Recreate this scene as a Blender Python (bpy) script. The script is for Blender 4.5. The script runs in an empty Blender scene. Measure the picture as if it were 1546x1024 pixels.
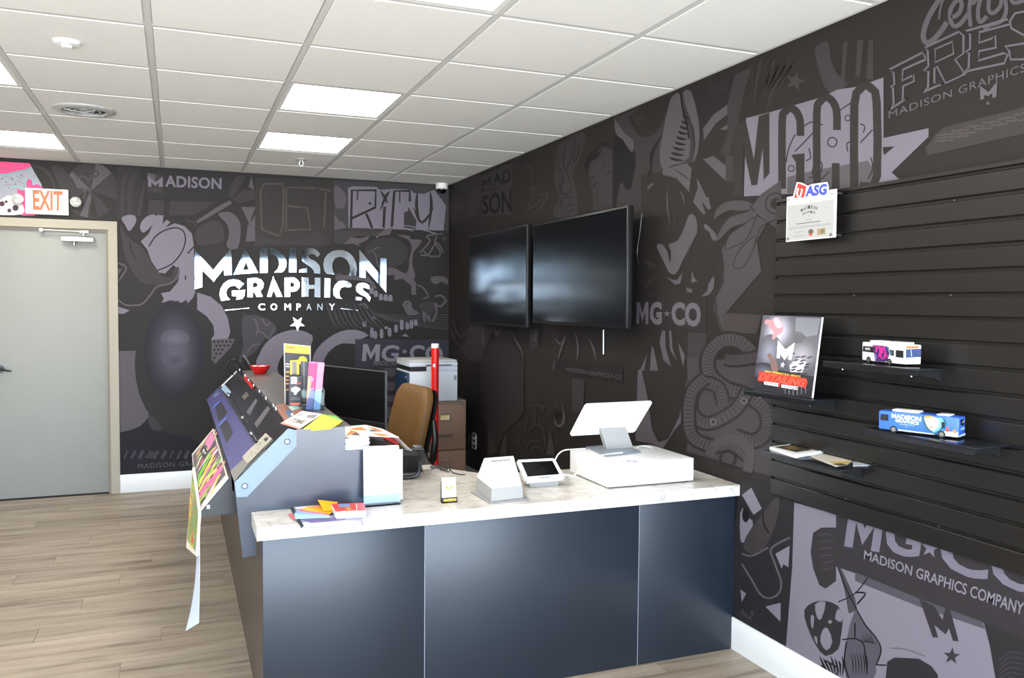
import bpy, bmesh, math, random
from mathutils import Vector, Matrix
from mathutils.geometry import tessellate_polygon
random.seed(7)
SC = bpy.context.scene
COL = SC.collection
PI = math.pi

# ------------------------------------------------------------------ camera
F, YAW, PIT, ROL, CH = 1264.9, 0.380698, -0.0432657, 0.00760443, 1.562
fw = Vector((math.sin(YAW)*math.cos(PIT), math.cos(YAW)*math.cos(PIT), math.sin(PIT)))
r0 = Vector((math.cos(YAW), -math.sin(YAW), 0)); u0 = r0.cross(fw)
rt = r0*math.cos(ROL)+u0*math.sin(ROL); up = -r0*math.sin(ROL)+u0*math.cos(ROL)
CAM = Vector((0, 0, CH))
cd = bpy.data.cameras.new('camera'); cam = bpy.data.objects.new('camera', cd); COL.objects.link(cam)
cd.sensor_width = 36; cd.sensor_fit = 'HORIZONTAL'; cd.lens = F*36/1546; cd.clip_start = .05; cd.clip_end = 200
m3 = Matrix((rt, up, -fw)).transposed()
cam.matrix_world = Matrix.Translation(CAM) @ m3.to_4x4()
SC.camera = cam
# ------------------------------------------------------------------ world, light, exposure
W = bpy.data.worlds.new('sky'); SC.world = W; W.use_nodes = True
nt = W.node_tree; nt.nodes.clear()
wo = nt.nodes.new('ShaderNodeOutputWorld'); bg = nt.nodes.new('ShaderNodeBackground')
# overcast sky above the horizon, brighter pale lower half added to lift the ceiling
wtc = nt.nodes.new('ShaderNodeTexCoord'); wsx = nt.nodes.new('ShaderNodeSeparateXYZ'); wmr = nt.nodes.new('ShaderNodeMapRange'); wmx = nt.nodes.new('ShaderNodeMix'); wmx.data_type = 'RGBA'
wmr.inputs[1].default_value = -.03; wmr.inputs[2].default_value = .03
wmx.inputs[6].default_value = (1.18, 1.25, 1.30, 1); wmx.inputs[7].default_value = (.60, .80, 1.05, 1)
nt.links.new(wtc.outputs['Generated'], wsx.inputs[0]); nt.links.new(wsx.outputs['Z'], wmr.inputs[0]); nt.links.new(wmr.outputs[0], wmx.inputs[0]); nt.links.new(wmx.outputs[2], bg.inputs[0])
bg.inputs[1].default_value = 13.0
nt.links.new(bg.outputs[0], wo.inputs[0])
PANEL_E = 16.0
SC.view_settings.view_transform = 'Standard'; SC.view_settings.look = 'None'
SC.view_settings.gamma = 1; SC.view_settings.use_curve_mapping = False
SC.view_settings.exposure = 0.2
# room measures (metres)
XW, YB, ZC = 2.335, 7.412, 2.637
XL, YF = -3.62, -1.9
def portal(x0, x1, z0, z1, y):
    l = bpy.data.lights.new('window_portal', 'AREA'); l.shape = 'RECTANGLE'; l.size = x1-x0; l.size_y = z1-z0
    l.cycles.is_portal = True
    o = bpy.data.objects.new('window_portal', l); COL.objects.link(o)
    o.location = ((x0+x1)/2, y, (z0+z1)/2); o.rotation_euler = (PI/2, 0, 0)   # faces +y
portal(XL+.1, XW-.1, .1, 2.32, YF-.06)

# ------------------------------------------------------------------ helpers
def ray(px, py):
    return rt*((px-773)/F) - up*((py-512)/F) + fw
def at(px, py, ax, v):
    d = ray(px, py); return CAM + d*((v-CAM[ax])/d[ax])
def atp(px, py, p0, n):
    d = ray(px, py); return CAM + d*((p0-CAM).dot(n)/d.dot(n))
def lin(c):
    def f(v):
        v /= 255.0
        return v/12.92 if v <= .04045 else ((v+.055)/1.055)**2.4
    return (f(c[0]), f(c[1]), f(c[2]), 1)
MATS = {}
def mat(name, col, rough=.5, metal=0, noise=0, nscale=8, spec=.5, bump=0, bscale=200, emit=None, trans=0, alpha=1, coat=0, stretch=None):
    if name in MATS: return MATS[name]
    m = bpy.data.materials.new(name); m.use_nodes = True; MATS[name] = m
    t = m.node_tree; b = t.nodes['Principled BSDF']; I = b.inputs
    c = lin(col); I['Base Color'].default_value = c; I['Roughness'].default_value = rough; I['Metallic'].default_value = metal
    I['Specular IOR Level'].default_value = spec; I['Transmission Weight'].default_value = trans; I['Alpha'].default_value = alpha
    I['Coat Weight'].default_value = coat
    tc = t.nodes.new('ShaderNodeTexCoord'); mp = t.nodes.new('ShaderNodeMapping'); t.links.new(tc.outputs['Object'], mp.inputs[0])
    if stretch: mp.inputs['Scale'].default_value = stretch
    n = t.nodes.new('ShaderNodeTexNoise'); n.inputs['Scale'].default_value = nscale; n.inputs['Detail'].default_value = 6
    t.links.new(mp.outputs[0], n.inputs['Vector'])
    mx = t.nodes.new('ShaderNodeMix'); mx.data_type = 'RGBA'; mx.blend_type = 'MULTIPLY'; mx.inputs[0].default_value = 1
    cr = t.nodes.new('ShaderNodeMapRange'); cr.inputs[1].default_value = .3; cr.inputs[2].default_value = .7
    cr.inputs[3].default_value = 1-max(noise, .02); cr.inputs[4].default_value = 1
    t.links.new(n.outputs['Fac'], cr.inputs[0]); mx.inputs[6].default_value = c
    t.links.new(cr.outputs[0], mx.inputs[7]); t.links.new(mx.outputs[2], I['Base Color'])
    if bump:
        n2 = t.nodes.new('ShaderNodeTexNoise'); n2.inputs['Scale'].default_value = bscale; n2.inputs['Detail'].default_value = 3
        t.links.new(tc.outputs['Object'], n2.inputs['Vector'])
        bp = t.nodes.new('ShaderNodeBump'); bp.inputs['Strength'].default_value = bump; bp.inputs['Distance'].default_value = .002
        t.links.new(n2.outputs['Fac'], bp.inputs['Height']); t.links.new(bp.outputs[0], I['Normal'])
    if emit:
        I['Emission Color'].default_value = lin(emit[0]); I['Emission Strength'].default_value = emit[1]
    return m
def glass(name, col=(235, 245, 245), rough=.03):
    if name in MATS: return MATS[name]
    m = bpy.data.materials.new(name); m.use_nodes = True; MATS[name] = m
    t = m.node_tree; t.nodes.clear(); o = t.nodes.new('ShaderNodeOutputMaterial')
    a = t.nodes.new('ShaderNodeBsdfTransparent'); a.inputs[0].default_value = lin(col)
    g = t.nodes.new('ShaderNodeBsdfGlossy'); g.inputs['Roughness'].default_value = rough
    fr = t.nodes.new('ShaderNodeFresnel'); fr.inputs[0].default_value = 1.25
    mx = t.nodes.new('ShaderNodeMixShader'); t.links.new(fr.outputs[0], mx.inputs[0]); t.links.new(a.outputs[0], mx.inputs[1])
    t.links.new(g.outputs[0], mx.inputs[2]); t.links.new(mx.outputs[0], o.inputs[0]); return m
def print_mat(name, rough=.5, spec=.5, coat=0):
    if name in MATS: return MATS[name]
    m = bpy.data.materials.new(name); m.use_nodes = True; MATS[name] = m
    t = m.node_tree; b = t.nodes['Principled BSDF']
    a = t.nodes.new('ShaderNodeAttribute'); a.attribute_name = 'Col'
    t.links.new(a.outputs['Color'], b.inputs['Base Color'])
    b.inputs['Roughness'].default_value = rough; b.inputs['Specular IOR Level'].default_value = spec; b.inputs['Coat Weight'].default_value = coat
    return m

def V(*a): return Vector(a)
def box(bm, x0, x1, y0, y1, z0, z1, M=None, bev=0, seg=2):
    vs = [V(x, y, z) for x in (x0, x1) for y in (y0, y1) for z in (z0, z1)]
    if M is not None: vs = [M @ v for v in vs]
    bv = [bm.verts.new(v) for v in vs]
    fs = [(0, 1, 3, 2), (4, 6, 7, 5), (0, 4, 5, 1), (2, 3, 7, 6), (0, 2, 6, 4), (1, 5, 7, 3)]
    ff = [bm.faces.new([bv[i] for i in f]) for f in fs]
    if bev:
        es = list({e for f in ff for e in f.edges})
        bmesh.ops.bevel(bm, geom=es, offset=bev, segments=seg, affect='EDGES', profile=.5)
def prism(bm, pts, vec):
    pts = [Vector(p) for p in pts]; vec = Vector(vec)
    a = [bm.verts.new(p) for p in pts]; b = [bm.verts.new(p+vec) for p in pts]
    n = len(pts)
    for i in range(n): bm.faces.new([a[i], a[(i+1) % n], b[(i+1) % n], b[i]])
    for t in tessellate_polygon([pts]):
        bm.faces.new([a[i] for i in t]); bm.faces.new([b[i] for i in reversed(t)])
def prism_h(bm, loops, vec):
    """extruded outline with holes"""
    vec = Vector(vec); allp = []; A = []; B = []
    for L in loops:
        L = [Vector(p) for p in L]; a = [bm.verts.new(p) for p in L]; b = [bm.verts.new(p+vec) for p in L]
        n = len(L)
        for i in range(n): bm.faces.new([a[i], a[(i+1) % n], b[(i+1) % n], b[i]])
        A += a; B += b; allp.append(L)
    for t in tessellate_polygon(allp):
        try:
            bm.faces.new([A[i] for i in t]); bm.faces.new([B[i] for i in reversed(t)])
        except ValueError: pass
def tube(bm, pts, r, n=8, cap=True):
    pts = [Vector(p) for p in pts]; rings = []
    rs = r if isinstance(r, (list, tuple)) else [r]*len(pts)
    prev = None
    for i, p in enumerate(pts):
        d = (pts[min(i+1, len(pts)-1)]-pts[max(i-1, 0)]).normalized()
        if prev is None:
            a = d.orthogonal().normalized()
        else:
            a = (prev - d*prev.dot(d))
            a = a.normalized() if a.length > 1e-6 else d.orthogonal().normalized()
        prev = a; b = d.cross(a)
        rings.append([bm.verts.new(p+(a*math.cos(2*PI*k/n)+b*math.sin(2*PI*k/n))*rs[i]) for k in range(n)])
    for i in range(len(rings)-1):
        for k in range(n):
            bm.faces.new([rings[i][k], rings[i][(k+1) % n], rings[i+1][(k+1) % n], rings[i+1][k]])
    if cap:
        bm.faces.new(list(reversed(rings[0]))); bm.faces.new(rings[-1])
def cyl(bm, p0, p1, r, n=16): tube(bm, [p0, p1], r, n)
def lathe(bm, prof, c, n=24, M=None):
    """prof: (radius, z) list round the z axis at c"""
    c = Vector(c); rings = []
    for r, z in prof:
        if r < 1e-6:
            v = V(0, 0, z)
            v = (M @ v if M else v)+c; rings.append([bm.verts.new(v)])
        else:
            R = []
            for k in range(n):
                v = V(r*math.cos(2*PI*k/n), r*math.sin(2*PI*k/n), z); v = (M @ v if M else v)+c
                R.append(bm.verts.new(v))
            rings.append(R)
    for i in range(len(rings)-1):
        A, B = rings[i], rings[i+1]
        for k in range(n):
            k2 = (k+1) % n
            if len(A) == 1 and len(B) == 1: continue
            if len(A) == 1: bm.faces.new([A[0], B[k2], B[k]])
            elif len(B) == 1: bm.faces.new([A[k], A[k2], B[0]])
            else: bm.faces.new([A[k], A[k2], B[k2], B[k]])
def obj(name, bm, m, parent=None, smooth=False, stuff=None):
    if isinstance(bm, bmesh.types.BMesh):
        bmesh.ops.recalc_face_normals(bm, faces=bm.faces)
        me = bpy.data.meshes.new(name); bm.to_mesh(me); bm.free()
    else: me = bm
    if smooth:
        for p in me.polygons: p.use_smooth = True
        try: me.set_sharp_from_angle(angle=math.radians(35))
        except Exception: pass
    if m is not None and not me.materials: me.materials.append(m)
    o = bpy.data.objects.new(name, me); COL.objects.link(o)
    if parent is not None:
        o.parent = parent; o.matrix_parent_inverse = base_inv(parent)
    if stuff: o['kind'] = stuff
    return o
WM = {}
def base_inv(p):
    M = WM.get(p.name)
    return M.inverted() if M is not None else Matrix.Identity(4)
def thing(name, label, cat, loc=(0, 0, 0), group=None, kind=None):
    o = bpy.data.objects.new(name, None); COL.objects.link(o); o.location = loc; o.empty_display_size = .05
    WM[o.name] = Matrix.Translation(Vector(loc))
    tag(o, label, cat, group, kind); return o
def tag(o, label=None, cat=None, group=None, kind=None):
    if label: o['label'] = label
    if cat: o['category'] = cat
    if group: o['group'] = group
    if kind: o['kind'] = kind
    return o
def B(name, args, m, parent=None, bev=0, M=None, smooth=False):
    bm = bmesh.new(); box(bm, *args, M=M, bev=bev); return obj(name, bm, m, parent, smooth=bev > 0 or smooth)
def recenter(o):
    """put the origin of a top-level mesh at its base"""
    me = o.data; vs = [v.co for v in me.vertices]
    c = V((min(v.x for v in vs)+max(v.x for v in vs))/2, (min(v.y for v in vs)+max(v.y for v in vs))/2, min(v.z for v in vs))
    me.transform(Matrix.Translation(-c)); o.location = c; WM[o.name] = Matrix.Translation(c); return o

# flat print: layered coloured shapes on a surface
def smooth2(pts, k=4, closed=True):
    n = len(pts); out = []
    for i in range(n if closed else n-1):
        g = (lambda j: pts[j % n]) if closed else (lambda j: pts[max(0, min(n-1, j))])
        p0, p1, p2, p3 = g(i-1), g(i), g(i+1), g(i+2)
        for s in range(k):
            t = s/k
            out.append(tuple(.5*((2*p1[a])+(-p0[a]+p2[a])*t+(2*p0[a]-5*p1[a]+4*p2[a]-p3[a])*t*t+(-p0[a]+3*p1[a]-3*p2[a]+p3[a])*t**3) for a in (0, 1)))
    if not closed: out.append(tuple(pts[-1]))
    return out
_TX = {}
def text_tris(s, bold=0.0, shear=0.0, space=1.0):
    key = (s, bold, shear, space)
    if key in _TX: return _TX[key]
    cu = bpy.data.curves.new('t', 'FONT'); cu.body = s; cu.offset = bold; cu.shear = shear; cu.space_character = space; cu.resolution_u = 3
    o = bpy.data.objects.new('t', cu); COL.objects.link(o)
    bpy.context.view_layer.update()
    me = bpy.data.meshes.new_from_object(o.evaluated_get(bpy.context.evaluated_depsgraph_get()))
    me.calc_loop_triangles()
    vs = [(v.co.x, v.co.y) for v in me.vertices]; tr = [tuple(t.vertices) for t in me.loop_triangles]
    bpy.data.objects.remove(o); bpy.data.curves.remove(cu); bpy.data.meshes.remove(me)
    x0 = min(v[0] for v in vs); x1 = max(v[0] for v in vs); y0 = min(v[1] for v in vs); y1 = max(v[1] for v in vs)
    vs = [((x-x0)/(x1-x0), (y-y0)/(y1-y0)) for x, y in vs]
    _TX[key] = (vs, tr); return _TX[key]
def P(s):
    return [tuple(float(v) for v in q.split(',')) for q in s.split()]
class Print:
    def __init__(s, fn, N, step=.000012, d0=.0003):
        s.fn = fn; s.N = Vector(N); s.step = step; s.d = d0; s.V = []; s.F = []; s.C = []; s.T = lambda p: p
    def crop(s, ox, oy, sc): s.T = lambda p: (ox+p[0]/sc, oy+p[1]/sc)
    def _v(s, p): return Vector(s.fn(*s.T(p)))+s.N*s.d
    def tris(s, pts, tr, col):
        b = len(s.V); s.V += [s._v(p) for p in pts]; s.F += [tuple(b+i for i in t) for t in tr]
        c = lin(col); s.C += [c]*len(pts); s.d += s.step
    def poly(s, pts, col, sm=0, holes=()):
        if isinstance(pts, str): pts = P(pts)
        if sm: pts = smooth2(pts, sm)
        loops = [[V(p[0], p[1], 0) for p in L] for L in [pts]+list(holes)]
        flat = [p for L in [pts]+list(holes) for p in L]
        s.tris(flat, tessellate_polygon(loops), col)
    def stroke(s, pts, w, col, sm=4, closed=False, taper=False):
        if isinstance(pts, str): pts = P(pts)
        if sm: pts = smooth2(pts, sm, closed)
        n = len(pts); L = []; R = []
        for i, p in enumerate(pts):
            a = pts[(i-1) % n] if closed or i else p; b = pts[(i+1) % n] if closed or i < n-1 else p
            dx, dy = b[0]-a[0], b[1]-a[1]; l = math.hypot(dx, dy) or 1
            ww = w/2*(math.sin(PI*(i+.15)/(n-.7)) if taper else 1)
            L.append((p[0]-dy/l*ww, p[1]+dx/l*ww)); R.append((p[0]+dy/l*ww, p[1]-dx/l*ww))
        tr = []
        for i in range(n if closed else n-1):
            j = (i+1) % n; tr += [(i, j, n+j), (i, n+j, n+i)]
        s.tris(L+R, tr, col)
    def disc(s, x, y, r, col, ry=None, n=16, ring=0):
        ry = ry or r
        pts = [(x+r*math.cos(2*PI*k/n), y+ry*math.sin(2*PI*k/n)) for k in range(n)]
        if ring: s.stroke(pts, ring, col, sm=0, closed=True)
        else: s.poly(pts, col)
    def star(s, x, y, r, col, rot=0, inner=.4):
        s.poly([(x+(r if k % 2 == 0 else r*inner)*math.sin(PI*k/5+rot), y-(r if k % 2 == 0 else r*inner)*math.cos(PI*k/5+rot)) for k in range(10)], col)
    def soft(s, x, y, rx, ry, ci, co, n=24, rings=6, rot=0):
        """soft-edged blob: colour runs from ci at the centre to co at the rim"""
        pts = [(x, y)]; tr = []; a, b = lin(ci), lin(co); cs = [a]
        for k in range(1, rings+1):
            t = k/rings; e = t*t*(3-2*t)
            for i in range(n):
                c, q = math.cos(2*PI*i/n), math.sin(2*PI*i/n); X, Y = rx*t*c, ry*t*q
                pts.append((x+X*math.cos(rot)-Y*math.sin(rot), y+X*math.sin(rot)+Y*math.cos(rot))); cs.append(tuple(a[j]+(b[j]-a[j])*e for j in range(4)))
        for i in range(n):
            tr.append((0, 1+i, 1+(i+1) % n))
            for k in range(rings-1):
                o = 1+k*n; tr += [(o+i, o+n+i, o+n+(i+1) % n), (o+i, o+n+(i+1) % n, o+(i+1) % n)]
        bb = len(s.V); s.V += [s._v(p) for p in pts]; s.F += [tuple(bb+i for i in t) for t in tr]; s.C += cs; s.d += s.step
    def text(s, t, quad, col, bold=.02, shear=0, space=1.0):
        """quad: top-left, top-right, bottom-right, bottom-left"""
        if isinstance(quad, str): quad = P(quad)
        if t[0] == 'M' and len(t) > 8: bold = min(bold, .012)
        if t[0] == 'M' and bold > .012 and 1 < len(t) < 4:   # heavy M drawn as its own outline
            rest = t[1:].strip(); wm = .86*(1+bold*2); k = wm/(wm+.10+len(rest)*.70) if len(rest) > 2 else {1: .52, 2: .38}[len(rest)]
            tl, tr_, br, bl = quad; q = lambda u, v: tuple((1-v)*((1-u)*bl[a]+u*br[a])+v*((1-u)*tl[a]+u*tr_[a]) for a in (0, 1))
            kw = k-.05 if len(rest) < 3 else k-.02
            s.poly([q(x*kw, y) for x, y in ((0, 0), (0, 1), (.26, 1), (.5, .48), (.74, 1), (1, 1), (1, 0), (.76, 0), (.76, .58), (.5, .10), (.24, .58), (.24, 0))], col)
            s.text(rest, [q(k, 1), q(1, 1), q(1, 0), q(k, 0)], col, bold, shear, space); return
        vs, tr = text_tris(t, bold, shear, space); tl, tr_, br, bl = quad
        pts = []
        for x, y in vs:
            pts.append(tuple((1-y)*((1-x)*bl[a]+x*br[a])+y*((1-x)*tl[a]+x*tr_[a]) for a in (0, 1)))
        s.tris(pts, tr, col)
    def build(s, name, m, parent=None):
        me = bpy.data.meshes.new(name); me.from_pydata([tuple(v) for v in s.V], [], s.F); 
        ca = me.color_attributes.new('Col', 'FLOAT_COLOR', 'POINT')
        ca.data.foreach_set('color', [x for c in s.C for x in c])
        # make every face look along the surface normal
        bm = bmesh.new(); bm.from_mesh(me)
        for f in bm.faces:
            f.normal_update()
            if f.normal.dot(s.N) < 0: f.normal_flip()
        bm.to_mesh(me); bm.free()
        return obj(name, me, m, parent)
# ------------------------------------------------------------------ materials
K, D, m_, M_, L_ = (20, 18, 18), (39, 35, 33), (53, 48, 49), (82, 76, 81), (114, 108, 119)
WALLM = mat('mural_vinyl_dark', D, .6, noise=.08, nscale=3, spec=.25)
PRW = print_mat('mural_print', .6, .25)
PRINT = print_mat('flat_print', .45)
GLOSS = print_mat('gloss_print', .2)
CEIL = mat('ceiling_tile_white', (236, 235, 231), .9, noise=.04, nscale=60, bump=.25, bscale=400)
TEE = mat('ceiling_grid_white', (206, 206, 203), .6)
WHITE = mat('white_paint', (225, 224, 220), .5)
BASEW = mat('baseboard_white', (228, 228, 226), .35)
PLAINW = mat('plain_wall_paint', (196, 193, 186), .8, noise=.05)
NAVY = mat('navy_laminate', (27, 35, 45), .36, noise=.12, nscale=3, spec=.6)
BLACKM = mat('black_plastic', (18, 18, 20), .35)
BLACKG = mat('black_gloss', (6, 7, 9), .12)
BLACKS = mat('black_slat', (23, 20, 18), .36, noise=.15, nscale=14, stretch=(1, .12, 1))
STEEL = mat('brushed_steel', (180, 182, 185), .28, metal=1)
CHROME = mat('chrome', (200, 206, 210), .035, metal=1)
WPL = mat('white_plastic', (236, 236, 234), .35)
DOORG = mat('door_paint_grey', (148, 148, 142), .55, noise=.03)
FRAMEG = mat('door_frame_beige', (160, 152, 134), .5)
PAPERW = mat('paper_white', (238, 238, 238), .6)
TAN = mat('cabinet_tan', (136, 110, 94), .45, noise=.05)

def plank_mat():
    m = bpy.data.materials.new('vinyl_plank_oak'); m.use_nodes = True; t = m.node_tree; b = t.nodes['Principled BSDF']
    tc = t.nodes.new('ShaderNodeTexCoord'); oi = t.nodes.new('ShaderNodeObjectInfo')
    mp = t.nodes.new('ShaderNodeMapping'); mp.inputs['Scale'].default_value = (.8, 9, 1)
    cb = t.nodes.new('ShaderNodeCombineXYZ'); ml = t.nodes.new('ShaderNodeMath'); ml.operation = 'MULTIPLY'; ml.inputs[1].default_value = 37
    t.links.new(oi.outputs['Random'], ml.inputs[0]); t.links.new(ml.outputs[0], cb.inputs[0]); t.links.new(ml.outputs[0], cb.inputs[1])
    t.links.new(tc.outputs['Object'], mp.inputs[0]); t.links.new(cb.outputs[0], mp.inputs['Location'])
    n = t.nodes.new('ShaderNodeTexNoise'); n.inputs['Scale'].default_value = 1.6; n.inputs['Detail'].default_value = 7; n.inputs['Roughness'].default_value = .62
    n.inputs['Distortion'].default_value = .4
    t.links.new(mp.outputs[0], n.inputs['Vector'])
    cr = t.nodes.new('ShaderNodeValToRGB'); e = cr.color_ramp.elements
    e[0].position = .3; e[0].color = lin((92, 82, 73)); e[1].position = .62; e[1].color = lin((168, 155, 139))
    x = e.new(.46); x.color = lin((148, 134, 118))
    t.links.new(n.outputs['Fac'], cr.inputs[0])
    mr = t.nodes.new('ShaderNodeMapRange'); mr.inputs[3].default_value = .86; mr.inputs[4].default_value = 1.04
    t.links.new(oi.outputs['Random'], mr.inputs[0])
    mx = t.nodes.new('ShaderNodeMix'); mx.data_type = 'RGBA'; mx.blend_type = 'MULTIPLY'; mx.inputs[0].default_value = 1
    t.links.new(cr.outputs[0], mx.inputs[6]); t.links.new(mr.outputs[0], mx.inputs[7]); t.links.new(mx.outputs[2], b.inputs['Base Color'])
    b.inputs['Roughness'].default_value = .42
    bp = t.nodes.new('ShaderNodeBump'); bp.inputs['Strength'].default_value = .15; bp.inputs['Distance'].default_value = .001
    t.links.new(n.outputs['Fac'], bp.inputs['Height']); t.links.new(bp.outputs[0], b.inputs['Normal'])
    return m
def marble_mat():
    m = bpy.data.materials.new('marble_laminate'); m.use_nodes = True; t = m.node_tree; b = t.nodes['Principled BSDF']
    tc = t.nodes.new('ShaderNodeTexCoord')
    n = t.nodes.new('ShaderNodeTexNoise'); n.inputs['Scale'].default_value = 5; n.inputs['Detail'].default_value = 9; n.inputs['Distortion'].default_value = 1.6
    t.links.new(tc.outputs['Object'], n.inputs['Vector'])
    cr = t.nodes.new('ShaderNodeValToRGB'); e = cr.color_ramp.elements
    e[0].position = .44; e[0].color = lin((212, 207, 198)); e[1].position = .56; e[1].color = lin((214, 209, 200))
    x = e.new(.5); x.color = lin((178, 170, 162)); y = e.new(.488); y.color = lin((204, 199, 191)); z = e.new(.512); z.color = lin((205, 200, 192))
    t.links.new(n.outputs['Fac'], cr.inputs[0])
    n2 = t.nodes.new('ShaderNodeTexNoise'); n2.inputs['Scale'].default_value = 9; n2.inputs['Detail'].default_value = 8
    t.links.new(tc.outputs['Object'], n2.inputs['Vector'])
    mr = t.nodes.new('ShaderNodeMapRange'); mr.inputs[1].default_value = .3; mr.inputs[2].default_value = .65; mr.inputs[3].default_value = .78; mr.inputs[4].default_value = 1.05
    t.links.new(n2.outputs['Fac'], mr.inputs[0])
    mx = t.nodes.new('ShaderNodeMix'); mx.data_type = 'RGBA'; mx.blend_type = 'MULTIPLY'; mx.inputs[0].default_value = 1
    t.links.new(cr.outputs[0], mx.inputs[6]); t.links.new(mr.outputs[0], mx.inputs[7]); t.links.new(mx.outputs[2], b.inputs['Base Color'])
    b.inputs['Roughness'].default_value = .25; return m
PLANK, MARBLE = plank_mat(), marble_mat()

# ------------------------------------------------------------------ room shell
floor = B('floor', (XL, XW, YF, YB+.1, -.1, -.004), mat('plank_joint', (62, 54, 47), .8)); tag(floor, kind='structure')
PW, PL = .184, 1.235
def plank_mesh(l):
    bm = bmesh.new(); box(bm, 0, l-.0012, 0, PW-.0012, -.004, 0, bev=.0006, seg=1)
    bmesh.ops.recalc_face_normals(bm, faces=bm.faces); me = bpy.data.meshes.new('plank'); bm.to_mesh(me); bm.free(); me.materials.append(PLANK); return me
full = plank_mesh(PL)
rest = bmesh.new(); npl = 0
y = YB; row = 0; cand = []
while y > YF:
    y -= PW; row += 1; x = XL-PL+(row*.437*PL) % PL
    while x < XW:
        a, b = max(x, XL), min(x+PL, XW)
        if b-a > .05: cand.append((a, b, y))
        x += PL
cand.sort(key=lambda c: (c[2] < 1.0, c[2]))
for a, b, y in cand:
    if npl < 300:
        me = full if b-a > PL-.001 else plank_mesh(b-a)
        o = bpy.data.objects.new('plank', me); COL.objects.link(o); o.location = (a, y, 0); o.parent = floor; npl += 1
    else: box(rest, a, b-.0012, y, y+PW-.0012, -.004, 0)
obj('plank_rows', rest, PLANK, floor, stuff='stuff')

# ceiling grid
TX, TY = .6096, .6470
GX = [-4*TX-.093-TX+i*TX for i in range(0, 10)]              # runners parallel to the right wall
GX = [1.736-i*TX for i in range(0, 9)]
GY = [6.863-i*TY for i in range(0, 16)]
ceiling = B('ceiling', (XL, XW, YF, YB, ZC+.045, ZC+.15), WHITE); tag(ceiling, kind='structure')
lights = set(); XS_ = sorted([XL]+GX+[XW]); YS_ = sorted([YF]+GY+[YB])
def cell(px, py): return px, py
LIGHTS = [(.82, 4.6), (.82, 5.9), (.82, 2.66), (-1.0, 4.6), (-1.0, 6.55), (.82, .7), (-1.0, 2.66), (-1.0, .7), (-2.85, 4.6), (-2.85, 2.0), (.82, -1.3), (-1.6, -1.3)]
tilemeshes = {}
fr = .012
for i in range(len(XS_)-1):
    for j in range(len(YS_)-1):
        x0, x1, y0, y1 = XS_[i], XS_[i+1], YS_[j], YS_[j+1]
        if x1-x0 < .05 or y1-y0 < .05: continue
        if any(x0 < lx < x1 and y0 < ly < y1 for lx, ly in LIGHTS):
            lights.add((x0, x1, y0, y1)); continue
        key = (round(x1-x0, 3), round(y1-y0, 3))
        if key not in tilemeshes:
            bm = bmesh.new(); w, h = x1-x0-2*fr, y1-y0-2*fr
            box(bm, 0, w, 0, h, .006, .03)
            box(bm, .004, w-.004, .004, h-.004, -.002, .006, bev=.002, seg=1)
            bmesh.ops.recalc_face_normals(bm, faces=bm.faces)
            me = bpy.data.meshes.new('ceiling_tile'); bm.to_mesh(me); bm.free(); me.materials.append(CEIL); tilemeshes[key] = me
        o = bpy.data.objects.new('ceiling_tile', tilemeshes[key]); COL.objects.link(o); o.location = (x0+fr, y0+fr, ZC); o.parent = ceiling
for x in GX: B('main_tee', (x-.012, x+.012, YF, YB-.02, ZC, ZC+.03), TEE, ceiling)
for y in GY: B('cross_tee', (XL, XW-.02, y-.0115, y+.0115, ZC+.0005, ZC+.0295), mat('cross_tee_white', (204, 203, 200), .6), ceiling)
B('wall_angle', (XL, XW, YB-.02, YB-.0005, ZC-.001, ZC+.02), TEE, ceiling)
B('wall_angle', (XW-.02, XW-.0005, YF, YB-.02, ZC-.001, ZC+.02), TEE, ceiling)
DIFF = mat('light_diffuser', (255, 250, 240), .5, emit=((255, 250, 240), PANEL_E))
lo = ['near the centre of the ceiling, larger of the two in view', 'nearer the back wall, beside the sprinkler head']
def lightname(x, y):
    if abs(x-.82) < .3 and 4 < y < 5: return 'square white ceiling light panel in mid ceiling, larger of the two beside each other'
    if abs(x-.82) < .3 and 5 < y < 6.2: return 'square white ceiling light panel just before the small sprinkler head'
    if abs(x-.82) < .3 and 2 < y < 3.2: return 'square white ceiling light panel cut off by the top edge of the photo'
    if abs(x+1.0) < .3 and 6 < y: return 'square white ceiling light panel above the exit sign and grey door'
    if abs(x+1.0) < .3 and 4 < y < 5: return 'square white ceiling light panel cut by the left photo edge, left of the round vent'
    return None
for x0, x1, y0, y1 in sorted(lights):
    lb = lightname((x0+x1)/2, (y0+y1)/2)
    t = thing('ceiling_light', lb or 'square white ceiling light panel behind the photographer', 'ceiling light', ((x0+x1)/2, (y0+y1)/2, ZC), group=None if lb else 'ceiling lights outside the view')
    bm = bmesh.new(); a = .012
    for q in ((x0+a, x1-a, y0+a, y0+a+.022), (x0+a, x1-a, y1-a-.022, y1-a), (x0+a, x0+a+.022, y0+a+.022, y1-a-.022), (x1-a-.022, x1-a, y0+a+.022, y1-a-.022)):
        box(bm, *q, ZC+.001, ZC+.03)
    obj('frame', bm, WHITE, t)
    B('diffuser', (x0+a+.022, x1-a-.022, y0+a+.022, y1-a-.022, ZC+.006, ZC+.02), DIFF, t)

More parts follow.
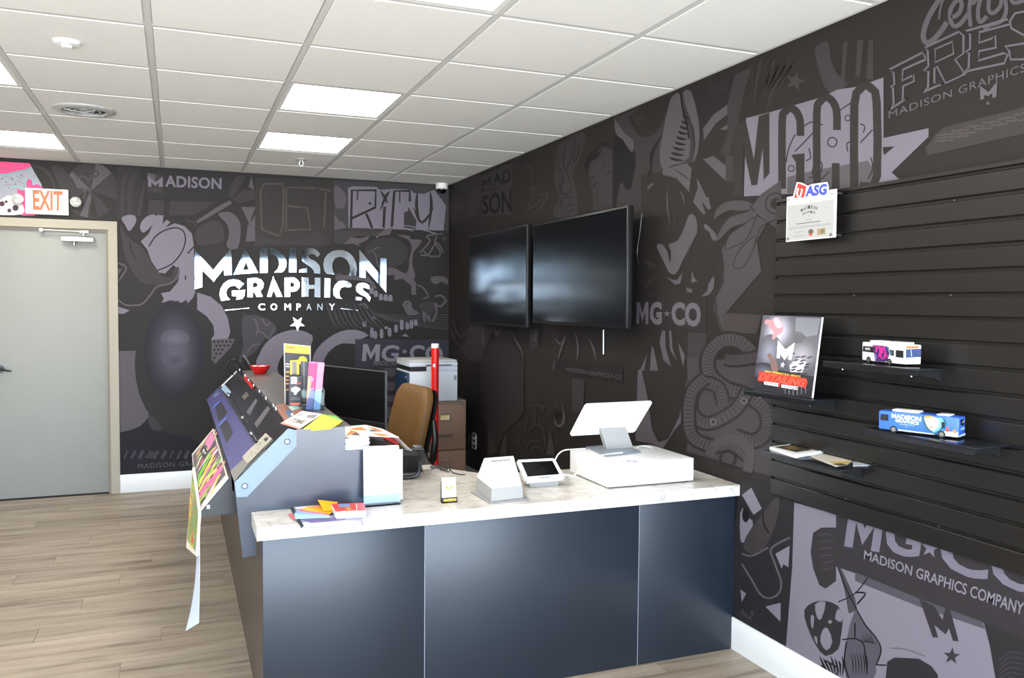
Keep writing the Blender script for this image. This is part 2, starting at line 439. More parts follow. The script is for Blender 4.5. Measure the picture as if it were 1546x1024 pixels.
# back wall with door opening
DX1, DX0, DZ = -.502, -1.45, 2.118
bm = bmesh.new()
box(bm, DX1+.03, XW+.1, YB, YB+.12, 0, ZC+.1); box(bm, XL, DX0-.03, YB, YB+.12, 0, ZC+.1); box(bm, DX0-.03, DX1+.03, YB, YB+.12, DZ+.03, ZC+.1)
wall_back = obj('wall_back', bm, WALLM); tag(wall_back, kind='structure')
wall_right = B('wall_right', (XW, XW+.12, YF-.12, YB, 0, ZC+.1), WALLM); tag(wall_right, kind='structure')
tag(B('wall_left', (XL-.12, XL, YF-.12, YB+.12, -.1, ZC+.15), PLAINW), kind='structure')
# shop front behind the photographer: low sill, mullions, black header
bm = bmesh.new(); WZ0, WZ1 = .05, 2.35
box(bm, XL, XW, YF-.12, YF, WZ1, ZC+.1); box(bm, XL, XW, YF-.12, YF, -.1, WZ0)
tag(obj('wall_front', bm, mat('shopfront_black', (30, 30, 32), .5)), kind='structure')
bm = bmesh.new(); nM = 5
for i in range(nM+1):
    x = XL+(XW-XL)*i/nM; a = max(XL, x-.03); box(bm, a, min(XW, x+.03), YF-.09, YF-.03, WZ0, WZ1)
box(bm, XL, XW, YF-.085, YF-.035, 1.95, 2.0)
tag(obj('window_1', bm, mat('mullion_dark', (40, 40, 44), .4)), kind='structure')
# baseboards
tag(B('baseboard_right', (XW-.014, XW, YF, YB-.014, 0, .147), BASEW, bev=.003), kind='structure')
tag(B('baseboard_back', (-.438, XW-.014, YB-.014, YB, 0, .148), BASEW, bev=.003), kind='structure')

# door
door = thing('door_1', None, None, ((DX0+DX1)/2, YB, 0), kind='structure')
B('door_leaf', (DX0+.002, DX1-.003, YB+.035, YB+.08, .008, DZ-.003), DOORG, door, bev=.002)
bm = bmesh.new()
box(bm, DX1, DX1+.066, YB-.014, YB+.03, 0, DZ+.066); box(bm, DX0-.066, DX0, YB-.014, YB+.03, 0, DZ+.066); box(bm, DX0, DX1, YB-.014, YB+.03, DZ, DZ+.066)
box(bm, DX1, DX1+.03, YB+.03, YB+.12, 0, DZ+.03); box(bm, DX0-.03, DX0, YB+.03, YB+.12, 0, DZ+.03)
obj('door_frame', bm, FRAMEG, door)
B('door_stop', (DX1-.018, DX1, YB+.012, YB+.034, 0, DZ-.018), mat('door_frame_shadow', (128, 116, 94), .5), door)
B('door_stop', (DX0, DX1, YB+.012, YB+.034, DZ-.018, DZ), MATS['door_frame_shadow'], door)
B('door_back', (DX0, DX1, YB+.1, YB+.12, 0, DZ), BLACKM, door)
cl = B('closer_body', (at(87, 0, 1, YB)[0], at(137, 0, 1, YB)[0], YB-.03, YB+.034, 2.015, 2.052), mat('closer_silver', (196, 194, 190), .35, metal=.5), door, bev=.006)
p = at(112, 368, 1, YB-.01); bm = bmesh.new(); lathe(bm, [(0, -.012), (.012, -.012), (.012, .012), (0, .012)], p); obj('closer_screw', bm, STEEL, cl, smooth=True)
bm = bmesh.new(); a = at(62, 347, 1, YB-.02); b = at(126, 350, 1, YB-.02)
tube(bm, [a, b], .0065); tube(bm, [a+V(0, -.01, 0), a+V(0, .03, 0)], .014, 10); tube(bm, [b+V(0, 0, -.03), b+V(0, 0, .01)], .012, 10)
box(bm, b[0]-.03, b[0]+.035, YB-.028, YB-.012, b[2]-.008, b[2]+.008)
obj('closer_arm', bm, MATS['closer_silver'], door, smooth=True)
p = at(1, 558, 1, YB); q = at(17, 561, 1, YB-.02)
bm = bmesh.new(); tube(bm, [p+V(-.01, .036, 0), p+V(-.01, .02, 0)], .03, 20); tube(bm, [p+V(-.01, .03, 0), p+V(-.01, -.02, 0)], .011, 10)
tube(bm, [p+V(-.01, -.02, 0), p+V(.02, -.022, -.004), q], [.009, .008, .006], 8); obj('door_lever', bm, BLACKM, door, smooth=True)

# ------------------------------------------------------------------ mural print, back wall
def wallfn_back(px, py): return at(px, py, 1, YB)
pb = Print(wallfn_back, (0, -1, 0))
pb.crop(0, 150, 6.4)
PINK = (226, 78, 128)
pb.poly('-700,560 288,620 330,700 400,820 420,900 420,1110 -700,1110', (150, 152, 160))
pb.poly('-700,560 285,618 305,652 240,680 150,700 80,716 0,724 -700,724', PINK)
pb.stroke('-700,730 0,728 80,718 160,700 250,680 300,655', 9, (90, 168, 170), sm=3)
for q in ((118, 770, 16), (208, 735, 13), (270, 765, 12), (60, 800, 12), (150, 820, 14), (20, 770, 14), (200, 790, 8), (90, 850, 10), (330, 740, 10)): pb.disc(q[0], q[1], q[2]*.6, (92, 96, 104), n=9)
for s_ in ('20,760 60,745 110,760 140,790', '160,740 200,760 230,745', '40,840 90,820 150,850', '150,790 200,800 240,830', '100,880 160,860 210,890'): pb.stroke(s_, 5, (118, 122, 132))
pb.poly('245,860 255,790 285,765 312,790 318,830 350,815 395,835 405,865 400,1100 150,1100 170,900 160,860 200,880', PINK, sm=3)
pb.stroke('105,860 150,840 190,850 230,870 250,850 250,790 285,762 318,790 322,825 360,812 400,835', 8, (96, 186, 186))
pb.poly('-60,1040 20,960 90,930 170,960 215,1010 215,1110 -60,1110', (206, 200, 198), sm=3)
for x, y_, rr in ((20, 1010, 26), (150, 1050, 30), (90, 1075, 20), (60, 990, 14)): pb.disc(x, y_, rr, (70, 52, 60), n=10)
# radial disc
pb.disc(880, 880, 258, m_, ry=270, n=32)
for a0, a1, c in ((2.3, 2.8, D), (.35, .8, D), (1.3, 1.6, D), (3.3, 3.9, M_), (4.9, 5.6, M_), (1.7, 2.0, M_)):
    pb.poly([(880, 880)]+[(880+255*math.cos(a0+(a1-a0)*k/5), 880+265*math.sin(a0+(a1-a0)*k/5)) for k in range(6)], c)
pb.poly('500,660 560,640 640,700 720,800 760,900 800,1024 700,1024 600,880 540,760', m_, sm=3)
pb.stroke('320,640 420,680 500,760 540,900', 26, m_)
for s_ in ('740,780 800,740 860,780 900,720 930,760', '860,700 920,690 950,730 920,770 960,800', '800,900 850,860 880,960 860,1020', '770,840 830,880 800,960'): pb.stroke(s_, 12, (74, 68, 68)); 
pb.stroke('880,700 930,692 955,725 915,745 890,720', 7, D)
pb.crop(176, 250, 4.096)
pb.poly('0,10 40,12 150,20 150,310 0,330', (44, 40, 39))
pb.poly('190,20 700,50 700,150 690,200 190,200', (40, 36, 36))
for s_ in ('75,100 112,55 128,60 98,150 92,300 68,290', '150,180 165,100 180,112 165,200 150,300 126,298', '30,110 50,50 66,55 48,150 44,280 26,290'): pb.poly(s_, m_, sm=3)
pb.poly('190,48 292,60 292,171 190,166', m_)
pb.poly('190,48 240,54 240,100 190,90', M_); pb.poly('195,62 240,104 285,68 285,132 262,132 262,106 240,126 215,104 215,132 195,130', L_); pb.star(240, 152, 9, M_)
pb.text('ADISON', '300,60 650,78 648,148 300,132', L_, .03, space=1.05)
pb.poly('200,212 292,216 290,303 195,303', m_); pb.poly('335,218 580,226 600,226 545,268 470,308 322,308', m_)
pb.poly('700,130 745,60 800,62 715,212 690,192', m_); pb.poly('835,62 852,152 815,132', M_)
pb.poly('490,345 640,245 700,215 715,235 560,325 500,358', M_)
pb.poly('780,150 848,152 862,205 760,232 718,212 ', m_); pb.poly('768,256 860,256 820,362 790,292', M_); pb.poly('810,375 862,300 860,466 800,472', M_)
pb.poly('500,490 495,395 560,352 620,342 655,372 662,440 645,476', m_, sm=2)
pb.poly('628,300 700,288 752,330 768,400 748,512 680,502 696,430 682,362', M_, sm=3)
pb.stroke('420,330 450,340 480,360 495,380', 7, m_); pb.stroke('430,345 470,350 500,345', 6, m_)
# comic collage, kept abstract
pb.poly('30,328 60,308 108,308 122,340 100,385 75,405 55,370', L_, sm=3)
pb.poly('145,385 160,340 200,308 242,308 235,350 170,415', L_, sm=3)
pb.poly('150,470 200,420 250,306 290,308 285,362 310,335 332,350 305,382 360,357 420,375 465,420 477,490 482,600 486,790 470,822 440,852 430,830 390,857 380,832 350,862 330,832 275,857 292,822 275,790 330,780 380,720 392,650 350,615 300,668 262,662 215,590 190,520', L_, sm=0)
pb.stroke('200,500 240,440 300,400 370,385 415,410 425,470 400,540 340,610 250,650', 9, D)
pb.stroke('440,545 470,510 484,500', 9, D)
pb.poly('20,370 60,430 100,470 150,500 200,570 250,650 300,690 345,690 350,655 380,625 388,660 360,720 250,740 150,720 90,640 50,540', m_, sm=3)
pb.stroke('120,580 90,520 80,470', 12, D)
pb.stroke('0,820 50,860 110,865 160,855 210,800 250,750 330,730 375,690 385,640', 10, M_)
pb.stroke('0,600 60,630 30,690 0,720', 9, M_); pb.poly('0,640 30,640 0,700', M_)
pb.poly('0,870 80,895 50,915 0,920', L_)
pb.poly('425,675 432,690 428,712 420,700', D)
# ring, left bust panel
pb.crop(176, 440, 3.657)
pb.poly('10,330 100,328 130,320 130,520 165,560 182,620 176,700 130,745 80,765 20,780', M_, sm=0)
pb.soft(305, 400, 205, 350, (30, 29, 35), D, rings=8)
pb.poly('18,782 80,765 130,745 175,700 230,760 300,790 400,800 480,870 460,1010 24,1015', (22, 21, 27))
pb.soft(318, 330, 168, 270, (80, 78, 90), (31, 30, 36), rings=10)
pb.soft(322, 262, 80, 52, (92, 90, 102), (74, 72, 83)); pb.soft(322, 385, 66, 34, (66, 64, 74), (74, 72, 83))
pb.poly('190,680 230,720 250,765 200,765 175,720', m_, sm=2)
pb.poly('445,6 520,30 580,80 615,150 628,225 615,262 520,268 540,240 535,190 500,140 445,100', L_, sm=0)
pb.poly('525,268 655,262 630,310 545,400 525,380', M_, sm=0)
for i in range(6):
    for j in range(6):
        x, y_ = 540+i*22+(j % 2)*11, 278+j*22
        if x-525 < 130-(y_-268)*.95: pb.disc(x, y_, 7.5, D, n=10)
for k in range(9): pb.stroke([(40+k*42, 925), (62+k*42, 880)], 9+(k % 3)*5, (58, 56, 62), sm=0)
pb.poly('150,915 200,884 226,888 196,926', m_)
pb.text('MADISON GRAPHICS', '118,953 560,930 560,956 118,979', M_, .0, space=1.15)
pb.poly('700,110 740,150 720,260 690,240', m_); pb.poly('690,160 745,130 800,140 870,180 880,230 820,260 770,330 700,380 660,420 700,300', (62, 58, 62), sm=2)
for s_ in ('760,150 780,200 770,240', '800,150 830,190 850,170', '770,220 810,230 840,260 870,200', '720,340 750,300 790,290'): pb.stroke(s_, 9, M_)
pb.stroke('700,350 720,380 735,405', 9, L_)
# letters panels at the upper right
pb.crop(380, 260, 3.939)
pb.poly('20,28 492,50 492,330 470,430 20,440', (47, 43, 41))
for s_ in ('60,340 52,110 75,70 180,70 190,110 185,330 160,380 60,340', '205,350 205,90 380,95', '210,200 330,215 350,340 215,345', '400,100 470,110 440,120 430,330'): pb.stroke(s_, 11, (70, 64, 62), sm=0)
pb.poly('75,110 95,110 90,180 70,190', m_); pb.poly('20,380 170,410 20,440', m_, sm=0)
pb.poly('380,340 430,400 420,440 250,430 230,410 350,390', m_)
pb.poly('490,48 1170,80 1170,350 490,340', (58, 54, 56))
pb.poly('492,80 540,105 562,150 552,210 520,215 495,195', M_, sm=3); pb.poly('492,250 520,290 545,300 560,330 492,345', M_)
pb.poly('575,330 572,95 600,84 742,88 760,105 850,100 945,105 965,125 1020,130 1085,105 1120,150 1155,200 1140,348', L_, sm=0)
for s_ in ('590,330 596,108 738,108 735,210 588,278', '680,246 700,290 716,332'): pb.stroke(s_, 15, D, sm=0)
pb.stroke('630,110 628,165', 9, D, sm=0); pb.disc(703, 186, 9, m_)
pb.stroke('765,110 790,150 808,186', 17, D, taper=True); pb.stroke('822,112 795,150 764,230', 17, D, taper=True)
pb.stroke('790,205 784,330', 16, D, sm=0); pb.stroke('940,175 940,112 848,112 832,340', 16, D, sm=0); pb.stroke('850,112 880,115 880,180', 8, D, sm=0)
pb.stroke('986,112 980,200 998,300', 18, D, taper=True); pb.stroke('1060,112 1068,200 1050,345', 18, D, taper=True); pb.stroke('960,205 1012,300 1086,205', 16, D, taper=True)
pb.poly('905,330 905,240 930,230 930,205 980,290 975,340', m_)
pb.poly('490,345 790,350 780,380 620,380 560,430 490,420', (56, 52, 53))
pb.poly('548,428 590,388 640,395 700,378 690,402 630,430 650,445 600,425', M_)
pb.stroke('740,390 800,340 880,318 960,325 1040,350 1110,370', 6, L_); pb.stroke('800,360 860,330 960,350', 5, L_); pb.poly('790,340 840,330 820,372 740,382', M_)
pb.disc(800, 480, 130, (50, 46, 47), ry=92, n=28)
pb.poly('860,372 935,378 948,400 1010,402 992,440 960,480 956,560 972,612 946,672 900,634 850,642 856,605 912,612 936,560 935,520 952,450 930,402', M_, sm=2)
pb.poly('800,572 850,570 885,592 930,612 860,610 800,612', M_, sm=2)
pb.stroke('690,480 740,452 770,450', 5, M_); pb.stroke('720,470 740,500 745,540 770,590', 6, M_)
for s_ in ('1000,480 1060,410 1040,380 1140,365', '1005,492 1050,490 1100,420 1140,480', '1100,380 1090,420 1120,470 1115,505', '1020,470 1060,500 1110,500'): pb.stroke(s_, 9, M_)
pb.disc(1145, 398, 9, M_, ring=4)
pb.poly('500,620 560,612 640,620 700,630 745,690 690,655 600,640 520,640', M_, sm=2); pb.disc(520, 627, 20, M_, ring=8)
pb.poly('680,600 745,690 720,700 700,655', M_)
for k, (x, y_) in enumerate(((712, 705), (738, 722), (768, 742), (797, 745), (824, 748))): pb.poly([(x-12, y_+16), (x-9, y_-16), (x+9, y_-16), (x+13, y_+16), (x, y_+20)], L_, sm=2)
pb.poly('1065,625 1130,618 1168,640 1160,668 1130,650 1105,665 1075,660', M_, sm=2)
pb.poly('948,648 975,650 978,730 950,730', M_); pb.stroke('980,670 1020,690 1050,740 1020,750', 8, M_); pb.stroke('1090,740 1130,735 1160,770', 12, M_)
pb.disc(925, 790, 28, M_, n=14); pb.disc(925, 790, 13, D, n=10); pb.poly('905,800 930,850 1000,840 960,815 940,780', M_, sm=2)
pb.poly('1000,780 1075,770 1100,800 1060,850 1010,830', m_, sm=2)
for s_ in ('1030,890 1020,830 1060,890 1050,850', '1075,890 1100,830 1090,780 1120,800 1160,760', '640,790 670,785 690,810'): pb.stroke(s_, 13, M_)
for k in range(7): pb.stroke([(720+k*12, 840+k*6), (860+k*30, 850+k*12), (1165, 850+k*14)], 2.2, M_, sm=4)
pb.poly('655,880 670,895 684,880 680,920 662,920', L_); pb.disc(722, 868, 16, M_, ry=9)
for x, y_, h in ((715, 955, 26), (735, 968, 20), (772, 960, 24), (820, 952, 22), (858, 930, 20), (892, 908, 26), (925, 915, 18), (950, 905, 22), (975, 895, 16), (800, 925, 7)):
    pb.poly([(x-10, y_+h), (x-9, y_-h), (x+8, y_-h), (x+10, y_+h)], L_, sm=2)
pb.poly('890,975 915,960 935,980', L_)
for k in range(16): pb.stroke([(440+k*15, 760), (460+k*18, 840+(k*37) % 60), (500+k*20, 930)], 5, (70, 66, 70), sm=3, taper=True)
for k in range(8): pb.stroke([(470+k*14, 540+(k*29) % 30), (480+k*15, 590), (495+k*10, 610)], 5, m_, sm=2, taper=True)
# big C C arcs and MG panel
pb.crop(170, 450, 2.917)
pb.poly('632,300 645,250 670,205 710,168 760,147 815,140 880,165 874,205 862,225 800,212 765,235 740,265 725,310 735,345 700,350', L_, sm=2)
pb.poly('878,280 900,225 945,180 1005,147 1070,140 1128,165 1068,190 1068,203 1010,200 965,225 935,262 925,300 900,330', L_, sm=2)
pb.poly('1068,182 1480,184 1478,700 1262,620 1262,530 1190,530 1190,320 1068,304', (50, 49, 56))
pb.poly('1192,308 1262,308 1256,530 1198,530', M_)
for y_ in (350, 410, 460): pb.stroke([(1195, y_), (1230, y_+10), (1260, y_-8)], 22, (44, 43, 50))
pb.text('MG', '1103,203 1262,208 1262,282 1097,278', (126, 123, 134), .03, shear=.1); pb.star(1285, 236, 13, (126, 123, 134), .2); pb.text('CO', '1308,205 1455,212 1455,285 1308,280', (126, 123, 134), .03)
pb.text('MADISON GRAPHICS COMPANY', '1150,276 1478,288 1478,308 1150,297', (104, 101, 111), .01)
pb.poly('1262,600 1476,640 1476,760 1262,700', (44, 42, 48))
pb.build('mural_print', PRW, wall_back)

# ------------------------------------------------------------------ mural print, right wall
pr_ = Print(lambda px, py: at(px, py, 0, XW), (-1, 0, 0))
pr_.crop(670, 200, 5.153)
pr_.poly('40,420 280,300 290,440 290,650 40,700', (46, 41, 41))
pr_.poly('45,490 85,462 115,490 140,530 175,540 200,480 262,425 280,480 272,560 240,640 205,650 165,590 125,620 90,680 55,660', m_, sm=3)
pr_.poly('285,345 530,232 530,420 290,440', m_); pr_.poly('290,465 528,418 532,640 292,655', m_)
pr_.text('MAD', '295,370 520,275 522,388 298,428', K, .03); pr_.text('SON', '298,490 526,438 530,625 298,642', K, .03)
pr_.poly('880,150 920,70 1090,-10 1085,120 1040,240 1002,330 1022,420 1038,650 858,655 872,560 905,500 862,400 858,300', m_, sm=2)
for s_ in ('900,130 890,250 930,350 910,470 980,470 1000,400', '960,70 930,200 950,330', '1000,60 990,200 960,300 1000,420', '1060,60 1040,180 1000,260', '900,560 960,500 1020,520', '930,640 970,570 1030,560', '880,600 920,560 900,500', '960,640 1000,600 1030,620', '905,350 905,440 940,490', '1030,40 1015,140 1020,260'): pr_.stroke(s_, 9, K, taper=True)
for s_ in ('620,650 680,590 720,560 760,500 820,430', '640,300 660,260 690,300 680,400', '640,480 700,420 670,540', '650,600 700,500 780,470', '680,640 740,600 830,480', '740,540 800,520 800,450'): pr_.stroke(s_, 16, m_, taper=True)
pr_.poly('1120,190 1180,140 1240,80 1312,84 1320,600 1165,610 1160,470 1120,330', m_, sm=0)
pr_.poly('1090,250 1120,180 1180,120 1240,70 1310,90 1312,130 1240,120 1200,200 1140,230 1120,330 1140,350 1120,350', K, sm=0)
pr_.stroke('1222,312 1240,270 1262,240 1295,236', 7, K, taper=True); pr_.stroke('1255,330 1285,310 1305,320', 13, K, taper=True); pr_.stroke('1145,360 1160,345 1175,350', 7, K); pr_.stroke('1165,440 1180,395 1200,410', 13, K, taper=True)
pr_.stroke('1200,440 1192,510 1215,540', 6, K, taper=True); pr_.stroke('1225,500 1240,510', 9, K, taper=True)
for s_ in ('1230,110 1260,150 1315,180', '1200,150 1230,120 1290,110', '1215,180 1230,210 1200,240'): pr_.stroke(s_, 10, m_)
pr_.crop(900, 100, 4.267)
pr_.poly('115,330 200,300 300,260 400,215 480,190 550,170 600,200 640,620 490,640 430,680 290,700 290,940 110,930 160,740', m_, sm=0)
pr_.poly('110,490 150,440 220,480 252,560 255,640 240,720 225,790 190,795 160,745 130,900 108,930', K, sm=2)
pr_.poly('210,330 300,262 480,185 480,230 440,330 390,430 310,460 260,430 240,390', (36, 32, 31), sm=2)
for k in range(6): pr_.stroke([(235+k*17, 300-k*4), (250+k*12, 350), (280+k*8, 400-k*8)], 4, m_, taper=True)
pr_.poly('440,430 380,500 345,580 350,660 330,690 360,700 365,600 400,500', K, sm=2)
pr_.poly('120,340 180,430 240,480 232,560 170,470 130,440', M_, sm=2)
pr_.poly('480,210 545,180 560,330 600,400 600,590 490,640 425,660 410,560 430,440', M_, sm=2)
for k in range(9):
    y_ = 330+k*34; pr_.stroke([(612-k*6, y_+6), (580-k*9, y_), (560-k*11, y_-14)], 17, K, taper=True)
pr_.stroke('545,170 560,280 590,400 600,470', 12, K)
pr_.poly('560,170 610,160 650,290 667,420 655,560 622,620 640,520 630,400 590,290', M_, sm=2)
pr_.poly('620,150 760,90 880,40 895,100 840,240 690,400 660,290', (33, 30, 30))
for k in range(7): pr_.stroke([(720+k*22, 95-k*6), (735+k*18, 140), (760+k*10, 190-k*5)], 4, m_, taper=True)
pr_.poly('690,400 760,310 848,248 845,312 770,370 695,482', M_, sm=0)
pr_.poly('895,55 1005,5 960,150 925,320 885,480 850,580 805,560 850,420 845,250', m_, sm=0)
pr_.poly('795,410 850,375 845,410', M_)
for k in range(7): pr_.poly([(1000+k*46, -30), (1030+k*46, -60), (1010+k*22, 170), (985+k*20, 320)], (52, 47, 46) if k % 2 else (42, 38, 38))
pr_.poly('690,600 755,578 838,640 835,738', M_); pr_.poly('430,665 585,625 617,660 600,812 520,722 430,700', M_)
pr_.stroke('500,660 560,700 610,740', 9, D, taper=True)
pr_.poly('655,790 650,720 665,745 700,820 742,905 738,925 680,870 707,950 690,955 625,875', M_, sm=0)
pr_.stroke('330,800 350,770 378,755', 15, M_, taper=True); pr_.stroke('460,790 460,900 480,1024', 8, M_, taper=True); pr_.stroke('540,800 560,840 570,890', 9, M_, taper=True)
for k in range(16): pr_.stroke([(835, 580+k*12), (900, 582+k*12)], 4, M_ if k < 14 else m_, sm=0)
pr_.crop(1100, 60, 4.267)
pr_.poly('560,50 640,10 660,120 700,220 770,290 655,345 600,250 570,140', (56, 52, 54), sm=2)
for s_ in ('740,20 772,5 752,255 726,250', '832,0 872,0 850,240 818,235', '905,0 935,0 937,262 888,252'): pr_.poly(s_, (54, 50, 51))
pr_.star(430, 268, 68, (60, 55, 55), .25)
pr_.poly('115,505 270,467 620,365 700,322 830,303 1000,243 1000,640 995,930 720,975 100,1010', L_)
pr_.poly('380,885 560,840 900,780 940,840 940,940 600,985 380,990', M_)
pr_.poly('995,635 1290,570 1290,625 1052,855 1105,903 985,928', L_); pr_.poly('995,692 1072,688 1002,746', D)
CC = (46, 41, 39)
pr_.poly('50,535 112,515 165,770 196,492 265,470 266,860 228,905 222,700 186,935 150,940 95,690 92,1010 30,1010 30,700', CC)
pr_.stroke('465,620 462,520 435,460 400,443 365,465 347,530 347,960', 50, CC, sm=3); pr_.poly('405,742 492,732 490,920 440,1000 435,790', CC)
pr_.stroke('700,582 698,460 670,395 630,372 592,400 570,480 572,960', 50, CC, sm=3); pr_.stroke('692,795 692,960', 50, CC, sm=0)
pr_.stroke('812,960 812,420 845,325 885,295 930,322 956,400 958,880 900,945 845,940', 54, CC, sm=2)
pr_.disc(670, 660, 30, D, n=18, ring=8); pr_.disc(770, 505, 18, D, n=14, ring=7); pr_.disc(406, 830, 19, D, n=14, ring=7)
for s_ in ('372,790 390,700 430,610', '490,555 540,530 610,550', '430,720 500,650 545,600', '500,780 530,760 520,700', '720,455 800,400', '850,665 930,580', '770,720 765,670 800,655', '540,870 555,800 600,790 600,840 560,870', '850,540 880,560 870,600', '900,900 930,830 920,760', '600,900 650,850', '520,890 560,880 600,850'): pr_.stroke(s_, 8, D)
pr_.crop(1200, 0, 4.468)
pr_.poly('1000,860 1400,760 1560,720 1560,900 900,1050 880,1000', (56, 51, 50))
for k in range(26):
    x = 940+(k*53) % 580; y_ = 1010-(x-900)*.28+(k*31) % 60-70; pr_.stroke([(x, y_), (x+22, y_-20), (x+60, y_-18), (x+85, y_-40)], 9, (74, 68, 68), taper=True)
pr_.stroke('1010,-40 950,40 900,130 870,230 885,285 930,275 990,210 1030,150', 36, M_)
pr_.stroke('1020,-30 990,40 975,130', 14, M_)
pr_.stroke('1060,120 1110,90 1130,30 1105,0 1060,50 1050,120 1075,175 1120,160 1175,90', 30, M_)
for s_ in ('1200,-50 1180,60 1190,180', '1200,30 1240,-20', '1270,-50 1240,60 1250,150 1300,110', '1320,-50 1310,60 1340,90 1390,40 1400,-40', '1410,-60 1430,60 1400,140 1320,170 1280,200', '1450,-40 1480,20 1560,0'): pr_.stroke(s_, 28, M_)
OL = (94, 87, 94)
for pts in ('640,470 865,355 882,385 885,402 732,470 727,545 795,512 803,498 808,548 735,582 730,682 760,664 640,740 670,700 665,592 648,590 675,570 670,492',
            '880,322 1110,215 1142,242 1140,362 1085,402 1152,500 1020,562 962,448 945,462 945,560 998,566 868,622 902,590 905,482 875,478 905,445 900,342',
            '1150,212 1440,130 1452,165 1250,218 1246,290 1332,260 1355,238 1360,322 1246,346 1242,410 1410,360 1440,370 1415,428 1190,475 1130,502 1176,460 1180,360 1155,350 1186,330 1186,232'):
    pr_.stroke(pts, 15, OL, sm=0, closed=True)
pr_.stroke('950,332 1065,282 1075,362 950,422', 13, OL, sm=0, closed=True)
pr_.stroke('1570,75 1490,90 1456,140 1462,190 1570,250', 15, OL, sm=0); pr_.stroke('1570,290 1420,315 1450,345 1458,402 1570,400', 15, OL, sm=0)
pr_.text('MADISON GRAPHICS', '636,752 1560,425 1560,483 636,800', OL, .0, space=1.1)
pr_.poly('1252,578 1310,622 1370,548 1362,655 1336,662 1336,628 1310,648 1280,642 1280,668 1256,676', OL); pr_.star(1306, 697, 17, OL, .1)
# centre motifs and the small MG CO panel
pr_.crop(940, 300, 3.938)
pr_.poly('590,300 640,240 780,90 865,140 800,250 828,432 620,676 605,800 570,690 555,590 605,500 605,380', (66, 60, 63), sm=0)
pr_.poly('865,140 950,60 950,200', (66, 60, 63))
pr_.poly('395,100 425,95 442,130 445,200 400,290 345,400 320,447 280,442 240,360 205,290 215,270 240,275 270,320 285,385 290,310 275,272 330,250 370,170', M_, sm=2)
pr_.poly('262,465 300,482 325,485 360,440 345,505 315,512', M_); pr_.poly('415,425 425,465 447,492 410,500', M_); pr_.poly('380,528 416,538 416,560 385,555', M_)
pr_.poly('545,460 545,530 510,575 470,580 505,550 512,510', M_, sm=2); pr_.stroke('570,400 600,460 580,530 540,570', 7, m_)
pr_.poly('420,10 440,0 492,85 480,92', M_); pr_.poly('460,0 515,-10 527,60 510,65', M_)
pr_.poly('130,370 165,370 212,405 160,410', m_); pr_.poly('110,560 150,500 225,440 215,460 165,500', m_)
pr_.poly('155,585 170,562 188,560 172,585', m_); pr_.stroke('120,90 125,110', 16, m_)
pr_.stroke('300,80 310,150 300,180', 8, m_, taper=True); pr_.stroke('275,90 270,180 250,230', 6, m_, taper=True); pr_.stroke('375,390 395,320 412,270', 8, m_, taper=True)
HN = (68, 62, 65)
for s_ in ('545,130 555,70 610,20 700,8 760,20 780,60 700,75 640,70 580,100', '525,225 560,225 590,170 640,110 720,85 790,60 795,120 720,150 650,175 585,240 545,255', '612,300 640,215 730,150 792,110 740,240 660,285', '660,400 690,320 740,260 800,225 770,320 715,410'):
    pr_.poly(s_, HN, sm=3); pr_.stroke(s_, 6, D, sm=3, closed=True)
pr_.poly('490,150 515,165 560,215 555,250 530,235 520,200 490,180', M_, sm=2)
pr_.poly('760,60 830,-30 945,-110 950,60 870,140', HN, sm=0); pr_.disc(915, 30, 62, D, n=24, ring=8); pr_.disc(915, 30, 34, D, n=20)
pr_.stroke('760,40 790,80', 8, D); pr_.stroke('945,120 865,145 820,180 790,260', 7, D)
pr_.poly('600,680 835,690 800,805 600,800', (60, 54, 54))
pr_.poly('70,598 492,588 492,796 70,772', (40, 36, 36))
pr_.stroke('492,588 492,796', 4, m_, sm=0)
MGC = (94, 87, 94)
pr_.text('MG', '86,618 236,612 236,752 84,742', MGC, .05); pr_.star(266, 684, 24, MGC, .1, .3); pr_.text('CO', '292,614 468,618 468,766 294,752', MGC, .05)
for s_ in ('238,785 256,785 258,880 292,1000 245,960 222,850', '278,785 292,785 300,890 326,965 285,900', '175,870 190,900 215,1024 165,1024', '330,850 375,935 362,1000 350,945', '150,920 130,1024 106,1024'): pr_.poly(s_, M_)
pr_.poly('392,794 502,800 490,1030 385,1030', m_)
pr_.poly('545,595 600,790 590,800 540,650', m_)
pr_.crop(670, 540, 3.031)
pr_.poly('890,60 905,50 935,180 955,330 985,388 1030,372 1080,270 1115,100 1115,265 1060,330 1000,425 960,395 880,380', M_)
pr_.poly('1115,0 1430,20 1500,160 1510,546 1115,430 1120,200', (60, 55, 57))
pr_.crop(900, 200, 2.048)
SN, SD = (66, 60, 62), (38, 34, 34)
for path, w in (('505,705 450,650 390,645 350,690 352,745 400,790 470,815 525,860 530,920 490,955 430,940', 54), ('470,800 430,860 350,900 300,870 300,810 330,775 380,790 395,840', 48), ('340,760 300,800 288,870 300,940 360,970 420,965 470,1000', 48), ('520,690 470,700 430,705 400,700', 44)):
    pr_.stroke(path, w, SD, sm=6); pr_.stroke(path, w*.66, SN, sm=6)
    pts = smooth2(P(path), 6, False)
    for i in range(1, len(pts)-1, 1):
        dx, dy = pts[i+1][0]-pts[i-1][0], pts[i+1][1]-pts[i-1][1]; l = math.hypot(dx, dy) or 1; nx, ny = -dy/l*w*.3, dx/l*w*.3
        pr_.stroke([(pts[i][0]-nx, pts[i][1]-ny), (pts[i][0]+nx, pts[i][1]+ny)], 2.2, SD, sm=0)
for x, y_ in ((460, 830), (365, 895)): pr_.disc(x, y_, 12, M_, n=12); pr_.disc(x, y_, 5, SD, n=8)
pr_.stroke('350,1000 380,960 440,950 480,990 470,1050', 30, SN); pr_.disc(410, 1010, 24, SD, n=16, ring=8)
